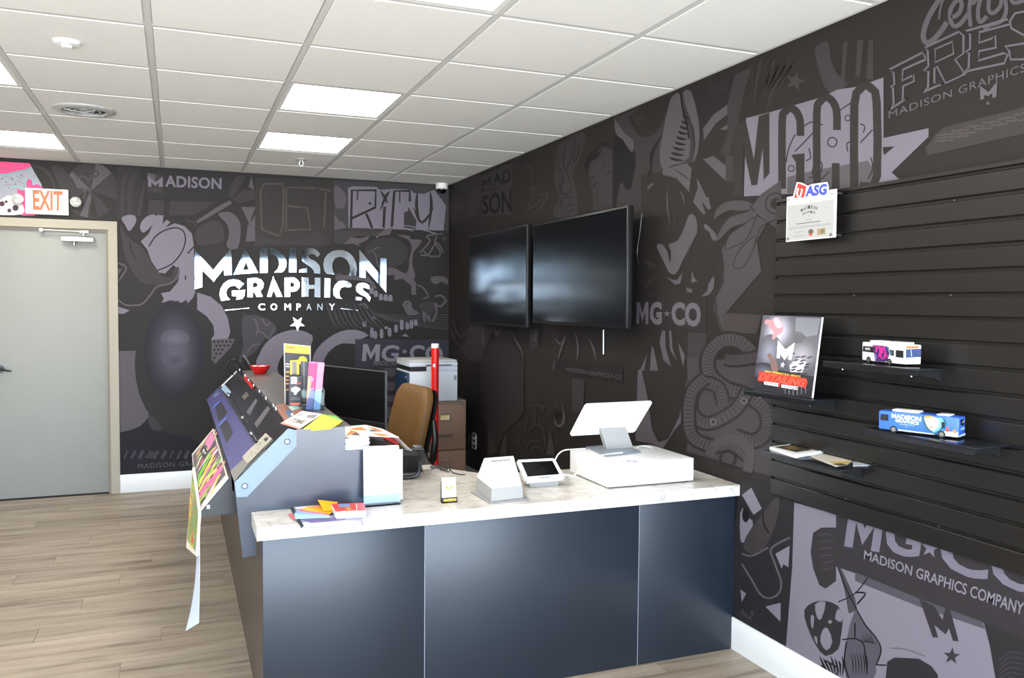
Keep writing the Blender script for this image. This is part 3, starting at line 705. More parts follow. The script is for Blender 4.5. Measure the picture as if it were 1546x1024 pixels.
pr_.crop(670, 480, 4.267)
pr_.poly('240,270 330,170 345,70 450,70 462,190 520,282 520,620 440,700 402,720 350,850 292,690 235,640', (44, 38, 38), sm=0)
pr_.poly('292,688 348,862 300,890 284,890', (58, 51, 52)); pr_.poly('412,710 408,890 358,890 380,800', (58, 51, 52)); pr_.poly('690,720 722,885 660,885', (62, 55, 57))
pr_.poly('160,270 240,285 330,60 180,60 110,200', (52, 45, 46)); pr_.poly('555,70 620,75 612,190 560,200', m_)
pr_.stroke('60,20 110,120 190,50', 12, (60, 53, 55)); pr_.stroke('40,60 120,200 210,110', 14, (56, 50, 51)); pr_.stroke('120,60 125,130', 8, m_)
for s_ in ('330,60 345,110 365,70', '450,90 470,150 500,200 520,280', '560,110 590,150 600,70', '720,130 760,170 790,110', '740,270 760,200 790,130', '850,90 870,200 860,280', '940,130 970,200 990,280', '710,340 720,270', '250,70 260,180'): pr_.stroke(s_, 15, (76, 67, 70), taper=True)
pr_.poly('720,275 1160,315 1155,410 715,345', (34, 30, 30))
pr_.text('MADISON GRAPHICS + CO', '792,318 1152,368 1152,400 792,345', M_, .0, space=1.05)
pr_.poly('830,390 910,405 905,610 830,610', (54, 48, 50))
for s_ in ('560,540 580,510 600,540', '550,560 640,570 640,620', '550,750 570,700 640,700 650,760', '500,760 480,850', '590,580 590,680 560,720', '640,720 660,800 640,880', '530,880 560,800 640,800', '715,580 730,560 760,600', '520,740 540,680 540,620', '610,620 625,700', '560,850 600,830 650,860'): pr_.stroke(s_, 9, (62, 54, 56), taper=True)
pr_.stroke('715,640 730,690 765,690 780,640 765,550', 20, (78, 70, 73), taper=True); pr_.disc(738, 625, 22, K)
# lower right
pr_.crop(1090, 700, 3.16)
pr_.poly('85,60 350,120 345,500 310,880 60,740 60,400', (34, 31, 33))
pr_.poly('100,150 145,115 195,215 155,245', L_); pr_.poly('92,235 112,215 128,260 150,270 148,320 110,375 92,360', L_, sm=2)
pr_.disc(118, 245, 17, K, ry=36); pr_.poly('130,425 105,385 150,300 200,240 252,170 280,172 262,290 222,378 180,428', m_, sm=2)
pr_.stroke('200,240 205,290 228,330', 8, K); pr_.stroke('100,430 150,440 225,400', 8, M_)
pr_.stroke('100,480 150,560 185,620 225,642 270,625 288,570 255,470 240,405 330,352', 9, M_)
pr_.poly('260,430 328,392 322,495 298,480 290,502', L_); pr_.poly('212,682 285,664 284,755', L_); pr_.poly('92,600 120,620 100,660', L_); pr_.stroke('95,700 140,740 150,700', 14, m_)
pr_.poly('350,185 620,262 860,340 1500,560 1500,1100 600,1040 310,876 340,500', L_)
pr_.poly('550,232 860,320 1500,540 1500,860 1270,765 950,655 700,545 548,490', (44, 40, 43))
pr_.poly('640,518 950,645 1250,755 1262,790 940,680 640,560', (70, 66, 74))
pr_.text('MG', '618,180 972,285 945,455 588,395', (106, 100, 113), .03); pr_.star(1000, 405, 46, (106, 100, 113), .2, .4); pr_.text('CO', '1062,300 1560,470 1560,650 1035,500', (106, 100, 113), .03)
pr_.text('MADISON GRAPHICS COMPANY', '686,412 1450,664 1440,724 682,455', (118, 112, 124), .02)
pr_.poly('440,330 480,305 550,305 550,560 500,596 470,580 440,500 428,420', (44, 40, 42), sm=0)
for k in range(6): pr_.stroke([(455+k*5, 345+k*32), (500, 335+k*34), (545, 350+k*28)], 4, (70, 65, 70), taper=True)
pr_.poly('398,700 440,662 500,655 560,680 582,740 572,830 560,885 500,918 450,862 410,770', (40, 37, 39), sm=2)
for s_ in ('430,725 445,730 440,785 430,770', '450,670 500,660 480,740 460,735', '485,795 510,785 532,850 505,892 475,850', '560,690 580,720 575,755 545,740', '445,825 460,830 458,865'): pr_.poly(s_, L_, sm=2)
pr_.disc(521, 755, 9, L_)
pr_.poly('556,488 575,500 640,640 652,700 610,715 590,600', (60, 56, 62), sm=0); pr_.stroke('556,488 600,600 650,700', 6, K); pr_.stroke('700,545 640,620 560,660', 6, K); pr_.stroke('640,615 690,620 650,670', 8, K)
pr_.poly('640,700 690,770 735,830 762,890 740,960 730,1024 600,1024 590,900 600,840', (74, 70, 79), sm=2)
for s_ in ('650,700 690,770 740,830 765,890 742,960', '580,840 640,835 680,860 690,920 700,1000', '600,850 590,940 610,1024', '640,760 640,830', '500,940 560,980 540,1024', '480,960 520,1024', '740,960 790,962'): pr_.stroke(s_, 7, K)
for k in range(6): pr_.stroke([(670+k*9, 820-k*3), (680+k*9, 850), (705+k*8, 840+k*4)], 4, K, taper=True); pr_.stroke([(620+k*14, 900), (630+k*14, 950), (632+k*13, 1010)], 5, K, taper=True)
for k in range(7): pr_.stroke([(470+k*18, 915+(k % 3)*12), (490+k*16, 960), (520+k*10, 1015)], 9, K, taper=True)
pr_.poly('795,945 830,925 945,930 1005,965 1035,1005 1050,1100 780,1100', (36, 33, 36), sm=0)
pr_.stroke('810,880 880,885 975,918', 4, (74, 70, 79))
pr_.poly('948,645 1020,680 1058,745 1075,680 1098,705 1136,848 1108,845 1090,785 1074,815 1020,770 1038,830 1012,828', (44, 40, 44)); pr_.star(1103, 918, 42, (44, 40, 44), .1)
pr_.poly('1255,755 1500,860 1500,1150 1325,1100 1285,870', (36, 33, 35), sm=0)
for k in range(6): pr_.stroke([(1330, 940+k*22), (1380, 900+k*24), (1440, 905+k*26)], 4, (60, 56, 60))
pr_.build('mural_print', PRW, wall_right)
# ------------------------------------------------------------------ helpers for placed objects
def pquad(name, pts, z, th, m, parent=None, flat=False):
    """thin sheet lying at height z; outline from points"""
    P3 = [at(px, py, 2, z) for px, py in (P(pts) if isinstance(pts, str) else pts)]
    bm = bmesh.new(); prism(bm, P3, (0, 0, th)); return obj(name, bm, m, parent)
def panel(name, corners, th, m, parent=None, bev=0):
    """slab from four world corners, thickness pushed away along th vector"""
    bm = bmesh.new(); prism(bm, corners, th)
    if bev: bmesh.ops.remove_doubles(bm, verts=bm.verts, dist=1e-6); 
    return obj(name, bm, m, parent)
def bil(c):
    """c: tl, tr, br, bl world corners -> function of (u, v), v down"""
    tl, tr, br, bl = [Vector(q) for q in c]
    return lambda u, v: (1-v)*((1-u)*tl+u*tr)+v*((1-u)*bl+u*br)
def nrm(c): return (Vector(c[1])-Vector(c[0])).cross(Vector(c[3])-Vector(c[0])).normalized()
def rrect(w, h, r, n=5):
    out = []
    for cx, cy, a in ((w/2-r, h/2-r, 0), (-w/2+r, h/2-r, PI/2), (-w/2+r, -h/2+r, PI), (w/2-r, -h/2+r, 1.5*PI)):
        for k in range(n+1): out.append((cx+r*math.cos(a+PI/2*k/n), cy+r*math.sin(a+PI/2*k/n)))
    return out

# ------------------------------------------------------------------ reception desk
YC = 3.096; ZT = .757; ZB = .708
desk = thing('reception_desk', 'navy panelled reception desk base running to the right wall', 'desk', (1.3, 3.3, 0))
SEAM = mat('seam_edge_light', (150, 155, 165), .4)
for a, b in ((.2795, .8815), (.8845, 1.8325), (1.8355, 2.329)):
    B('front_panel', (a, b, YC, YC+.018, .002, ZB), NAVY, desk, bev=.001)
for x in (.883, 1.834): B('seam_strip', (x-.0012, x+.0012, YC+.0008, YC+.018, .002, ZB), SEAM, desk)
B('side_panel', (.2795, .2975, YC+.0185, 6.3, .002, ZB), mat('side_panel_brown', (52, 44, 42), .28, noise=.1), desk)
B('end_panel', (.2975, 1.05, 6.282, 6.3, .002, ZB), NAVY, desk)
B('support_panel', (1.30, 1.32, YC+.0185, 3.55, .002, ZB), NAVY, desk)
B('drawer_unit', (.62, 1.0, 5.3, 5.9, .03, ZB-.002), NAVY, desk)
wt = bmesh.new()
prism(wt, [V(*q, ZB) for q in ((.257, 3.066), (2.329, 3.066), (2.329, 3.62), (1.45, 3.655), (1.33, 3.69), (1.20, 3.86), (1.12, 4.1), (1.1, 6.3), (.28, 6.3), (.28, 3.3), (.257, 3.3))], (0, 0, ZT-ZB))
worktop = recenter(obj('worktop', wt, MARBLE)); tag(worktop, 'white marble-look worktop laid over the navy reception desk', 'worktop')

# raised display ledge on the left return
ledge = thing('display_ledge', 'raised dark display ledge with sloping front on the left end of the desk', 'display ledge', (.45, 4.8, ZT))
GREYL = mat('ledge_end_laminate', (54, 60, 74), .24, noise=.3, nscale=4, spec=.6)
bm = bmesh.new(); prism(bm, [V(x, 3.302, z) for x, z in ((.426, 1.066), (.613, 1.067), (.613, .968), (.702, .967), (.702, ZT+.001), (.274, ZT+.001), (.274, .588), (.225, .583), (.203, .80), (.197, .876))], (0, .018, 0))
bm2 = obj('end_panel', bm, GREYL, ledge)
bm = bmesh.new(); prism(bm, [V(x, 3.321, z) for x, z in ((.206, .878), (.428, 1.062), (.613, 1.062), (.613, ZT+.001), (.29, ZT+.001), (.205, .80))], (0, 2.84, 0)); obj('carcass', bm, BLACKM, ledge)
LTOP = mat('ledge_top_brown', (84, 78, 75), .3, noise=.08, spec=.6)
B('ledge_top', (.424, .640, 3.322, 6.2, 1.0625, 1.0675), LTOP, ledge)
B('lower_shelf', (.6145, .84, 3.321, 4.0, .955, .968), LTOP, ledge)
B('lower_cabinet', (.705, .84, 3.31, 4.0, ZT+.001, .954), BLACKM, ledge)
st = [at(px, py, 1, 3.30) for px, py in P('434.7,647 447.3,649.4 447.3,673 373,749.6 356.7,750.4 353.8,728.5')]
STRIPM = mat('end_strip_blue_grey', (112, 130, 158), .4)
bm = bmesh.new(); prism(bm, [V(v[0], 3.301, v[2]) for v in st], (0, -.008, 0)); obj('edge_strip', bm, STRIPM, ledge)
for px, py in ((433.5, 667), (369.5, 734)):
    p = at(px, py, 1, 3.292); bm = bmesh.new(); lathe(bm, [(0, .009), (.007, .008), (.011, .004), (.012, 0), (0, 0)], p, 20, Matrix.Rotation(PI/2, 3, 'X').to_4x4()); obj('bolt', bm, STEEL, ledge, smooth=True)
S0, SNn = V(.20, 0, .876), V(-.188, 0, .226).normalized()
def slope(px, py, d=.003):
    return atp(px, py, S0+SNn*d, SNn)
def on_slope(name, pts, d, th, m, parent, sm=0):
    pts = P(pts) if isinstance(pts, str) else pts
    if sm: pts = smooth2(pts, sm)
    bm = bmesh.new(); prism(bm, [slope(px, py, d) for px, py in pts], SNn*th); return obj(name, bm, m, parent)
on_slope('slope_board', '357,723 444,650 356.5,560 312,604', 0.0005, .003, mat('slope_board_grey', (70, 70, 74), .3), ledge)
on_slope('slope_edge', '348,712 372,690 378,697 354,728', .0036, .002, mat('slope_edge_taupe', (128, 124, 120), .5), ledge)
# film samples on the slope
film = thing('film_sample', 'violet blue vinyl film sheet on the sloping front of the display ledge', 'film sample', slope(350, 650), group=None)
on_slope('sheet', '312.7,603 330.6,585.3 386,672 372,690 348,712', .004, .001, mat('film_violet', (74, 74, 128), .35), film)
for pts, ln in (('325,611 333,606 343.5,623 330,637', '321,615 331,606'), ('331.4,641.6 341.6,632.5 352.5,652.5 342.5,670', '330,642 341,631')):
    on_slope('picture', pts, .0052, .0006, mat('film_picture', (66, 62, 72), .3, noise=.6, nscale=40), film)
    q = P(ln); on_slope('picture_edge', [q[0], (q[0][0]+.8, q[0][1]+1.4), (q[1][0]+.8, q[1][1]+1.4), q[1]], .0055, .0004, mat('blue_line', (90, 130, 230), .4), film)
on_slope('corner_clip', '334,588 338,579 343,585 349,592 344,597', .0052, .0008, mat('clip_pale', (170, 200, 225), .3), film)
for k in range(3): on_slope('mark', [(322+k*2.5, 597-k*2), (324+k*2.5, 595.5-k*2), (326+k*2.4, 599-k*2), (324+k*2.4, 600.5-k*2)], .0052, .0003, mat('mark_pale', (120, 128, 160), .4), film)
darkf = thing('film_sample', 'large black gloss film poster across the upper part of the sloping front', 'film sample', slope(390, 620))
on_slope('sheet', '334.5,582 357.5,561 442,648 403,680 388,674', .004, .0012, mat('film_black', (50, 48, 50), .16, noise=.35, nscale=12), darkf)
on_slope('sheet_sheen', '384,640 404,613 408,617 388,646', .0056, .0004, mat('film_sheen', (112, 110, 114), .2), darkf)  # pale strips paint gloss streaks onto the black film
on_slope('sheet_sheen', '372,622 386,602 389,605 377,627', .0056, .0004, MATS['film_sheen'], darkf)
on_slope('emblem', '365,599 372,591 376,597 369,604', .0056, .0005, mat('emblem_gold', (116, 108, 96), .5, noise=.7, nscale=200), darkf)
on_slope('edge', '334,582.5 357,560.5 358,561.5 335,584', .0056, .0006, PAPERW, darkf)
bm = bmesh.new(); tube(bm, [slope(344, 594, .012), slope(388, 668, .012)], .006, 10); rail = obj('clamp_rail', bm, BLACKG, None, smooth=True)
rail = recenter(rail); tag(rail, 'thin black clamp rail lying along the sloping front between the two film sheets', 'rail')
for px, py in ((345, 597), (366, 631), (379.5, 655)):
    bm = bmesh.new(); lathe(bm, [(0, 0), (.009, 0), (.009, .006), (0, .007)], slope(px, py, .017), 12); obj('rail_clamp', bm, CHROME, rail, smooth=True)
red = on_slope('red_strip', '367,571 372,567.5 383.5,584 380,587', .006, .003, mat('red_plastic', (206, 26, 26), .3), None)
tag(recenter(red), 'short red plastic strip at the top far end of the sloping front', 'strip')
ORD = ['first', 'second', 'third', 'fourth', 'fifth', 'sixth', 'seventh', 'eighth']
for i, (px, py) in enumerate(P('362,560 370,568.5 375.6,575.5 383.4,583.5 392,592.5 402,603 413.4,614 417,619')):
    bm = bmesh.new(); lathe(bm, [(0, 0), (.007, 0), (.007, .012), (.0055, .014), (0, .014)], slope(px, py, .006), 12)
    o = recenter(obj('standoff', bm, CHROME, smooth=True)); tag(o, ORD[i]+' small chrome standoff from the far end of the sloping front', 'standoff', 'chrome standoffs along the sloping display front')
tile = on_slope('sample_board', '366.5,691 402,655 411,663 374,701', .006, .004, mat('sample_tan', (168, 162, 150), .6), None)
tag(recenter(tile), 'small beige speckled sample board at the near end of the sloping front', 'sample board')
random.seed(3); bm = bmesh.new()
for k in range(34):
    u, v = random.random(), random.random()*.9+.05; c = slope(368.5+(404-368.5)*u+7*v, 692-36*u*1.0+9*v, .0104)
    box(bm, c[0]-.002, c[0]+.002, c[1]-.003, c[1]+.003, c[2]-.0005, c[2]+.0005)
obj('speckles', bm, mat('speckle', (110, 100, 90), .6), tile, stuff='stuff')
on_slope('label', '398,664 402,660 405,663 401,667', .0104, .0005, BLACKM, tile)

# lower tier with posters
T0, TN = V(.196, 0, .862), V(-.140, 0, .118).normalized()
def tierp(px, py, d=.002): return atp(px, py, T0+TN*d, TN)
TL = (tierp(291, 687)[1]+tierp(323, 648)[1])/2-3.5
tier = thing('poster_rack', 'black slanted lower rack under the display ledge holding colourful posters', 'rack', (.12, 4.8, .7))
bm = bmesh.new(); prism(bm, [V(x, 3.5, z) for x, z in ((.196, .862), (.078, .722), (.075, .708), (.236, .708), (.236, .80), (.200, .80))], (0, TL, 0)); obj('rack_body', bm, BLACKM, tier)
q = at(314.5, 765.5, 1, 3.499); B('tag', (q[0]-.006, q[0]+.006, 3.497, 3.4995, q[2]-.007, q[2]+.007), PAPERW, tier)
T0, TN = V(.196, 0, .862), V(-.140, 0, .118).normalized()
def tierp(px, py, d=.002): return atp(px, py, T0+TN*d, TN)
c4 = [tierp(*q) for q in ((291, 687), (323, 648), (345.5, 722), (300, 776))]
pst = thing('graffiti_poster', 'slanted poster of bright graffiti stripes on the lower black rack', 'poster', (c4[0]+c4[2])/2)
bm = bmesh.new(); prism(bm, c4, TN*.006); obj('board', bm, mat('poster_border', (214, 205, 198), .6), pst)
N_ = TN; f = bil([v+TN*.0062 for v in c4]); g = Print(lambda u, v: f(.03+.94*u, .05+.9*v), N_)
# u: from the near-left/lower edge to the upper edge at far end, v: far to near
g.poly([(0, 0), (1, 0), (1, 1), (0, 1)], (92, 86, 96))
random.seed(11)
PAL = [(236, 120, 170), (120, 190, 70), (240, 210, 90), (244, 238, 232), (226, 90, 150), (150, 90, 70), (60, 56, 70), (250, 170, 120), (190, 220, 90), (246, 190, 210)]
for k in range(44):
    v = k/44; w = .02+.03*random.random(); a = random.random()*.5; L = .3+.6*random.random()
    g.stroke([(a, v+.05), (a+L*.3, v+random.uniform(-.02, .06)), (a+L*.7, v-.02+random.uniform(-.03, .03)), (min(1, a+L), v-.04)], w, PAL[k % 10], sm=4, taper=True)
g.poly([(.35, .12), (.55, .08), (.62, .30), (.42, .36)], (52, 52, 58)); g.stroke([(.42, .2), (.5, .17), (.5, .26), (.55, .28)], .03, (220, 220, 220))
g.poly([(.6, .04), (.95, .02), (.98, .22), (.7, .3)], (232, 130, 170)); g.stroke([(.05, .92), (.3, .84), (.6, .86), (.95, .84)], .09, (232, 110, 160)); g.stroke([(.1, .8), (.4, .74), (.8, .78)], .05, (246, 200, 110)); g.stroke([(.0, .65), (.35, .52), (.7, .42)], .06, (104, 186, 60)); g.stroke([(.1, .72), (.45, .6), (.8, .5)], .05, (238, 212, 80))
g.stroke([(.05, .98), (.2, .93), (.35, .97)], .06, (180, 200, 110))
g.build('print', PRINT, pst)
yn = 3.49; nt_, nb = at(300, 776, 1, yn), at(296, 840, 1, yn); fb = at(281, 827, 2, nb[2]); ft = at(290.5, 706, 1, fb[1])
fb = V(fb[0], fb[1], nb[2])
p2 = thing('graffiti_poster', 'pale framed green graffiti poster hanging below the lower rack', 'poster', (nb+fb)/2)
cq = [ft, nt_, nb, fb]; n2 = nrm(cq); n2 = n2 if n2[0] < 0 else -n2
bm = bmesh.new(); prism(bm, cq, -n2*.010); obj('frame', bm, mat('poster_frame', (206, 196, 184), .6), p2)
f2 = bil([v+n2*.0005 for v in cq]); g2 = Print(lambda u, v: f2(.06+.86*u, .04+.86*v), n2)
g2.poly([(0, 0), (1, 0), (1, 1), (0, 1)], (120, 140, 90)); random.seed(5)
for k in range(40): g2.stroke([(random.random(), random.random()) for _ in range(3)], .06, [(70, 140, 60), (220, 190, 60), (160, 180, 110), (190, 90, 60), (140, 160, 140)][k % 5], taper=True)
g2.build('print', PRINT, p2)
A_ = [at(px, py, 1, 3.47) for px, py in smooth2(P('301,790 301.5,850 301,890 300.5,920 300,941'), 4, False)]
B_ = [at(px, py, 1, 3.60) for px, py in smooth2(P('297,780 296.5,840 294,880 288,920 280,953'), 4, False)]
bm = bmesh.new(); ra = [bm.verts.new(v) for v in A_]; rb = [bm.verts.new(v) for v in B_]
ra2 = [bm.verts.new(v+V(.001, 0, 0)) for v in A_]; rb2 = [bm.verts.new(v+V(.001, 0, 0)) for v in B_]
for i in range(len(ra)-1):
    bm.faces.new([ra[i], ra[i+1], rb[i+1], rb[i]]); bm.faces.new([ra2[i], rb2[i], rb2[i+1], ra2[i+1]]); bm.faces.new([ra[i], ra2[i], ra2[i+1], ra[i+1]]); bm.faces.new([rb[i], rb[i+1], rb2[i+1], rb2[i]])
ban = recenter(obj('paper_banner', bm, mat('banner_paper', (196, 208, 226), .6), smooth=True)); tag(ban, 'long pale blue-white paper strip curling down from the lower rack', 'banner')

# red bowl of sweets
c = at(383, 562.5, 2, 1.068); c = V(.52, 5.9, 1.068)
bowl = thing('candy_bowl', 'small red scalloped bowl of sweets at the far end of the ledge', 'bowl', c)
bm = bmesh.new(); R_ = .066
prof = [(0, .001), (.034, .0), (.040, .006), (.055, .030), (R_, .052), (R_+.004, .054), (R_-.002, .049), (.052, .030), (.036, .009), (0, .006)]; lathe(bm, prof, c, 28)
for v in bm.verts:
    a = math.atan2(v.co[1]-c[1], v.co[0]-c[0]); rr = math.hypot(v.co[1]-c[1], v.co[0]-c[0])
    if rr > .05: k = 1+.07*math.cos(a*7); v.co[0] = c[0]+(v.co[0]-c[0])*k; v.co[1] = c[1]+(v.co[1]-c[1])*k
obj('bowl', bm, MATS['red_plastic'], bowl, smooth=True)
bm = bmesh.new(); random.seed(2)
for k in range(16):
    a, r_ = random.random()*6.28, math.sqrt(random.random())*.046
    lathe(bm, [(0, -.007), (.008, -.004), (.010, 0), (.008, .004), (0, .007)], c+V(r_*math.cos(a), r_*math.sin(a), .043+.008*random.random()), 8, Matrix.Rotation(random.random()*3, 4, 'X'))
sw = obj('sweets', bm, mat('sweets_white', (236, 214, 210), .3), None, smooth=True); tag(recenter(sw), 'white and pink wrapped sweets heaped in the red bowl', 'sweets', kind='stuff')
bm = bmesh.new(); tube(bm, [at(px, py, 1, 6.24) for px, py in smooth2(P('352,566 344,556 345,547 352,543 359,547 363,556 368,562'), 5, False)], .006, 8); tube(bm, [at(366, 541, 1, 6.24), at(370, 549, 1, 6.24), at(375, 556, 1, 6.24)], .007, 8)
cb = recenter(obj('cable_loop', bm, BLACKM, smooth=True)); tag(cb, 'black cable loops sticking up behind the far end of the ledge', 'cable')

# papers and booklets lying on the ledge
def flatthing(name, pts, z, th, m, label, cat, group=None):
    o = recenter(pquad(name, pts, z, th, m)); tag(o, label, cat, group); return o
ZL = 1.068
brown = flatthing('picture_booklet', '414.5,613 444,609 458,620 430,637.5', ZL, .004, mat('booklet_brown', (150, 92, 72), .5, noise=.3, nscale=30), 'brown booklet with a blue and turquoise picture on the ledge top', 'booklet')
g = Print(lambda px, py: at(px, py, 2, ZL+.004), (0, 0, 1)); g.poly('433,613 444,610 452,617 441,620', (190, 205, 200)); g.poly('430,620 438,618 444,627 437,631', (60, 92, 130)); g.disc(441, 626, 2, (230, 235, 240)); g.poly('441,614 449,612 452,616 446,619', (110, 190, 190)); g.build('print', PRINT, brown)
green = flatthing('paper_sheet', '486,626 506,628.5 518,636 500,642', ZL+.001, .0012, mat('sheet_green', (110, 190, 70), .6), 'green paper sheet under the yellow fan of sheets on the ledge', 'paper')
yf_ = ['sheet_yellow', (248, 222, 40)]
for i, (pts, nm_) in enumerate((('458,648 487,626 517,637 498,647.5', 'topmost yellow paper sheet fanned over the near end of the ledge'), ('470,650.5 489,627 514,640 499,648', 'lower yellow paper sheet sticking out of the fan on the ledge'))):
    flatthing('paper_sheet', pts, ZL+.0040-.0016*i, .0012, mat(*yf_, .6), nm_, 'paper')
ph = flatthing('photo_leaflet', '424,640 456,621.5 486,626.5 452,648.5', ZL+.0056, .003, mat('leaflet_beige', (232, 224, 216), .5), 'white leaflet with small photos and a dark word lying on the ledge', 'leaflet')
g = Print(lambda px, py: at(px, py, 2, ZL+.0087), (0, 0, 1)); g.poly('424,640 427,638 455,647 452,648.5', (196, 110, 90)); g.poly('464,627 480,626 474,632 463,631', (120, 122, 130)); g.poly('446,627 456,624 460,626 450,629', (168, 172, 186)); g.text('TIME', '444,632 463,635 458,641 440,638', (60, 56, 60), .03, shear=.2)
g.poly('436,636 444,631 446,632 438,637', (190, 150, 140)); g.build('print', PRINT, ph)
# stack of catalogues and loose leaflets on the lower shelf
random.seed(9)
for k in range(6):
    z = .9685+.0075*k; j = random.uniform(-.003, .003)
    o = B('catalogue', (.618+j, .716+j, 3.325+j, 3.56+j, z, z+.007), mat('catalogue_edge%d' % (k % 3), [(205, 212, 226), (176, 186, 208), (222, 200, 206)][k % 3], .5), bev=.0005); recenter(o)
    tag(o, ['bottom', 'second lowest', 'third lowest', 'fourth lowest', 'fifth lowest', 'topmost'][k]+' pale catalogue in the stack on the lower shelf beside the ledge end', 'catalogue', 'catalogues stacked on the lower shelf')
ora = flatthing('leaflet', '520.5,661 520.5,645 552,642 577,648 603,661 560,659', 1.0140, .0012, mat('leaflet_white', (240, 236, 230), .45), 'white leaflet with orange car pictures on top of the catalogue stack', 'leaflet')
g = Print(lambda px, py: at(px, py, 2, 1.0153), (0, 0, 1)); OR = (226, 128, 40)
for s_ in ('522,658 530,650 538,652 545,657 534,655', '527,648 545,645 556,650 540,650', '556,645 566,646 580,652 568,652', '560,654 575,655 590,658 575,659'): g.poly(s_, OR)
g.poly('530,657 537,653 544,658', (70, 74, 90)); g.poly('556,649 567,649 570,652 560,652', (84, 100, 130)); g.build('print', PRINT, ora)
o = pquad('leaflet', '577,661 584,660 603,668.5 599,672', .9745, .002, MATS['red_plastic']); tag(recenter(o), 'small red leaflet poking out at the right of the catalogue stack', 'leaflet')
a, b, c_, d = at(590, 657, 2, 1.0), at(601, 661, 2, 1.0), at(622, 681, 2, .93), at(614, 679, 2, .93)
bm = bmesh.new(); prism(bm, [a, b, c_, d], (0, 0, -.0015)); o = obj('leaflet', bm, MATS['leaflet_white']); tag(recenter(o), 'cream leaflet bending down from the catalogue stack toward the phone', 'leaflet')

# standing brochures
def standing(name, tl, tr, br, bl, y, th, m, label, cat, ybot=None):
    c = [at(*tl, 1, y), at(*tr, 1, y), at(*br, 1, ybot or y), at(*bl, 1, ybot or y)]
    for v in c[2:]: v[2] = max(v[2], ZL+.0008)
    t = thing(name, label, cat, (c[2]+c[3])/2); bm = bmesh.new(); prism(bm, c, (0, th, 0)); obj('card', bm, m, t); return t, c
t, c = standing('display_card', (428.5, 518.5), (469, 522.5), (469, 616), (430, 614), 4.06, .004, mat('card_pale', (205, 196, 186), .5), 'tall black display card with an orange header standing on the ledge', 'display card')
f = bil([v+V(0, -.0004, 0) for v in c]); g = Print(lambda u, v: f(u, v), (0, -1, 0))
g.poly([(.03, .01), (.97, .01), (.97, .145), (.03, .145)], (240, 160, 40)); g.poly([(.03, .145), (.97, .145), (.97, .99), (.03, .99)], (22, 20, 22))
g.text('ULTIMATE', [(.08, .045), (.40, .045), (.40, .075), (.08, .075)], (90, 50, 10), .02)
g.disc(.70, .26, .17, (244, 186, 30), ry=.075, n=24)
for k, v in enumerate((.32, .36, .45, .52, .58, .64, .74)): g.poly([(.06, v), (.20, v), (.20, v+.018), (.06, v+.018)], (232, 150, 60) if k > 1 else (210, 208, 204))
g.poly([(.22, .27), (.56, .25), (.56, .50), (.22, .50)], (226, 190, 40)); g.poly([(.30, .28), (.47, .28), (.47, .50), (.30, .50)], (120, 118, 120))
g.poly([(.62, .27), (.9, .27), (.88, .95), (.66, .95)], (74, 76, 82)); g.poly([(.70, .27), (.78, .27), (.78, .95), (.72, .95)], (116, 120, 126))
g.build('print', PRINT, t)
t, c = standing('leaflet_card', (437, 567.5), (456.5, 568), (455, 616), (436, 614), 4.0, .012, mat('card_dark', (50, 48, 50), .4), 'short black leaflet pack with a white car drawing in front of the tall card', 'leaflet')
f = bil([v+V(0, -.0004, 0) for v in c]); g = Print(lambda u, v: f(u, v), (0, -1, 0))
for k in range(3): g.stroke([(.12, .08+.08*k), (.4, .06+.08*k), (.6, .09+.08*k)], .06, (210, 210, 212))
g.poly([(.15, .4), (.5, .34), (.85, .40), (.9, .46), (.7, .52), (.55, .62), (.4, .62), (.35, .54), (.15, .5)], (196, 196, 200)); g.stroke([(.1, .72), (.9, .72)], .02, (130, 120, 120), sm=0); g.stroke([(.1, .78), (.9, .78)], .02, (130, 120, 120), sm=0)
g.poly([(.55, .22), (.9, .22), (.9, .27), (.55, .27)], (190, 60, 50)); g.poly([(.1, .88), (.9, .88), (.9, .96), (.1, .96)], (220, 110, 90)); g.build('print', PRINT, t)
PINKM = mat('leaflet_pink', (240, 120, 180), .4)
t, c = standing('pink_leaflet', (466.5, 546.5), (479.5, 547), (472, 622), (462, 619), 3.86, .002, PINKM, 'tall magenta and orange leaflet leaning left in the clear holder', 'leaflet')
f = bil([v+V(0, -.0004, 0) for v in c]); g = Print(lambda u, v: f(u, v), (0, -1, 0)); g.poly([(0, .02), (1, .02), (1, .55), (0, .55)], (226, 50, 110)); g.poly([(0, .3), (.5, .3), (.35, .7), (0, .85)], (240, 150, 110)); g.disc(.45, .36, .26, (246, 120, 150), ry=.05); g.poly([(0, .85), (.4, .6), (1, .55), (1, 1), (0, 1)], (120, 110, 170)); g.build('print', PRINT, t)
t, c = standing('pink_leaflet', (480, 547), (490, 548), (483, 624), (473, 623), 3.85, .002, PINKM, 'tall pink to pale blue leaflet on the right in the clear holder', 'leaflet')
f = bil([v+V(0, -.0004, 0) for v in c]); g = Print(lambda u, v: f(u, v), (0, -1, 0)); g.poly([(0, .6), (1, .55), (1, 1), (0, 1)], (150, 170, 215)); g.poly([(0, .0), (1, 0), (.9, .2), (0, .3)], (246, 130, 190)); g.build('print', PRINT, t)
ACR = glass('clear_acrylic')
hol = thing('leaflet_holder', 'clear acrylic leaflet holder with pink leaflets on the ledge', 'leaflet holder', at(473, 626, 1, 3.84))
for (a, b, c_, d), y in (((456, 588), (455, 624), (488, 626), (490, 594)), 3.83), (((455, 590), (455, 620), (492, 624), (486, 592)), 3.90):
    cc = [at(*q, 1, y) for q in (a, d, c_, b)]
    for v in cc[2:]: v[2] = max(v[2], ZL+.0042)
    bm = bmesh.new(); prism(bm, cc, (0, .002, 0)); obj('wall', bm, ACR, hol)
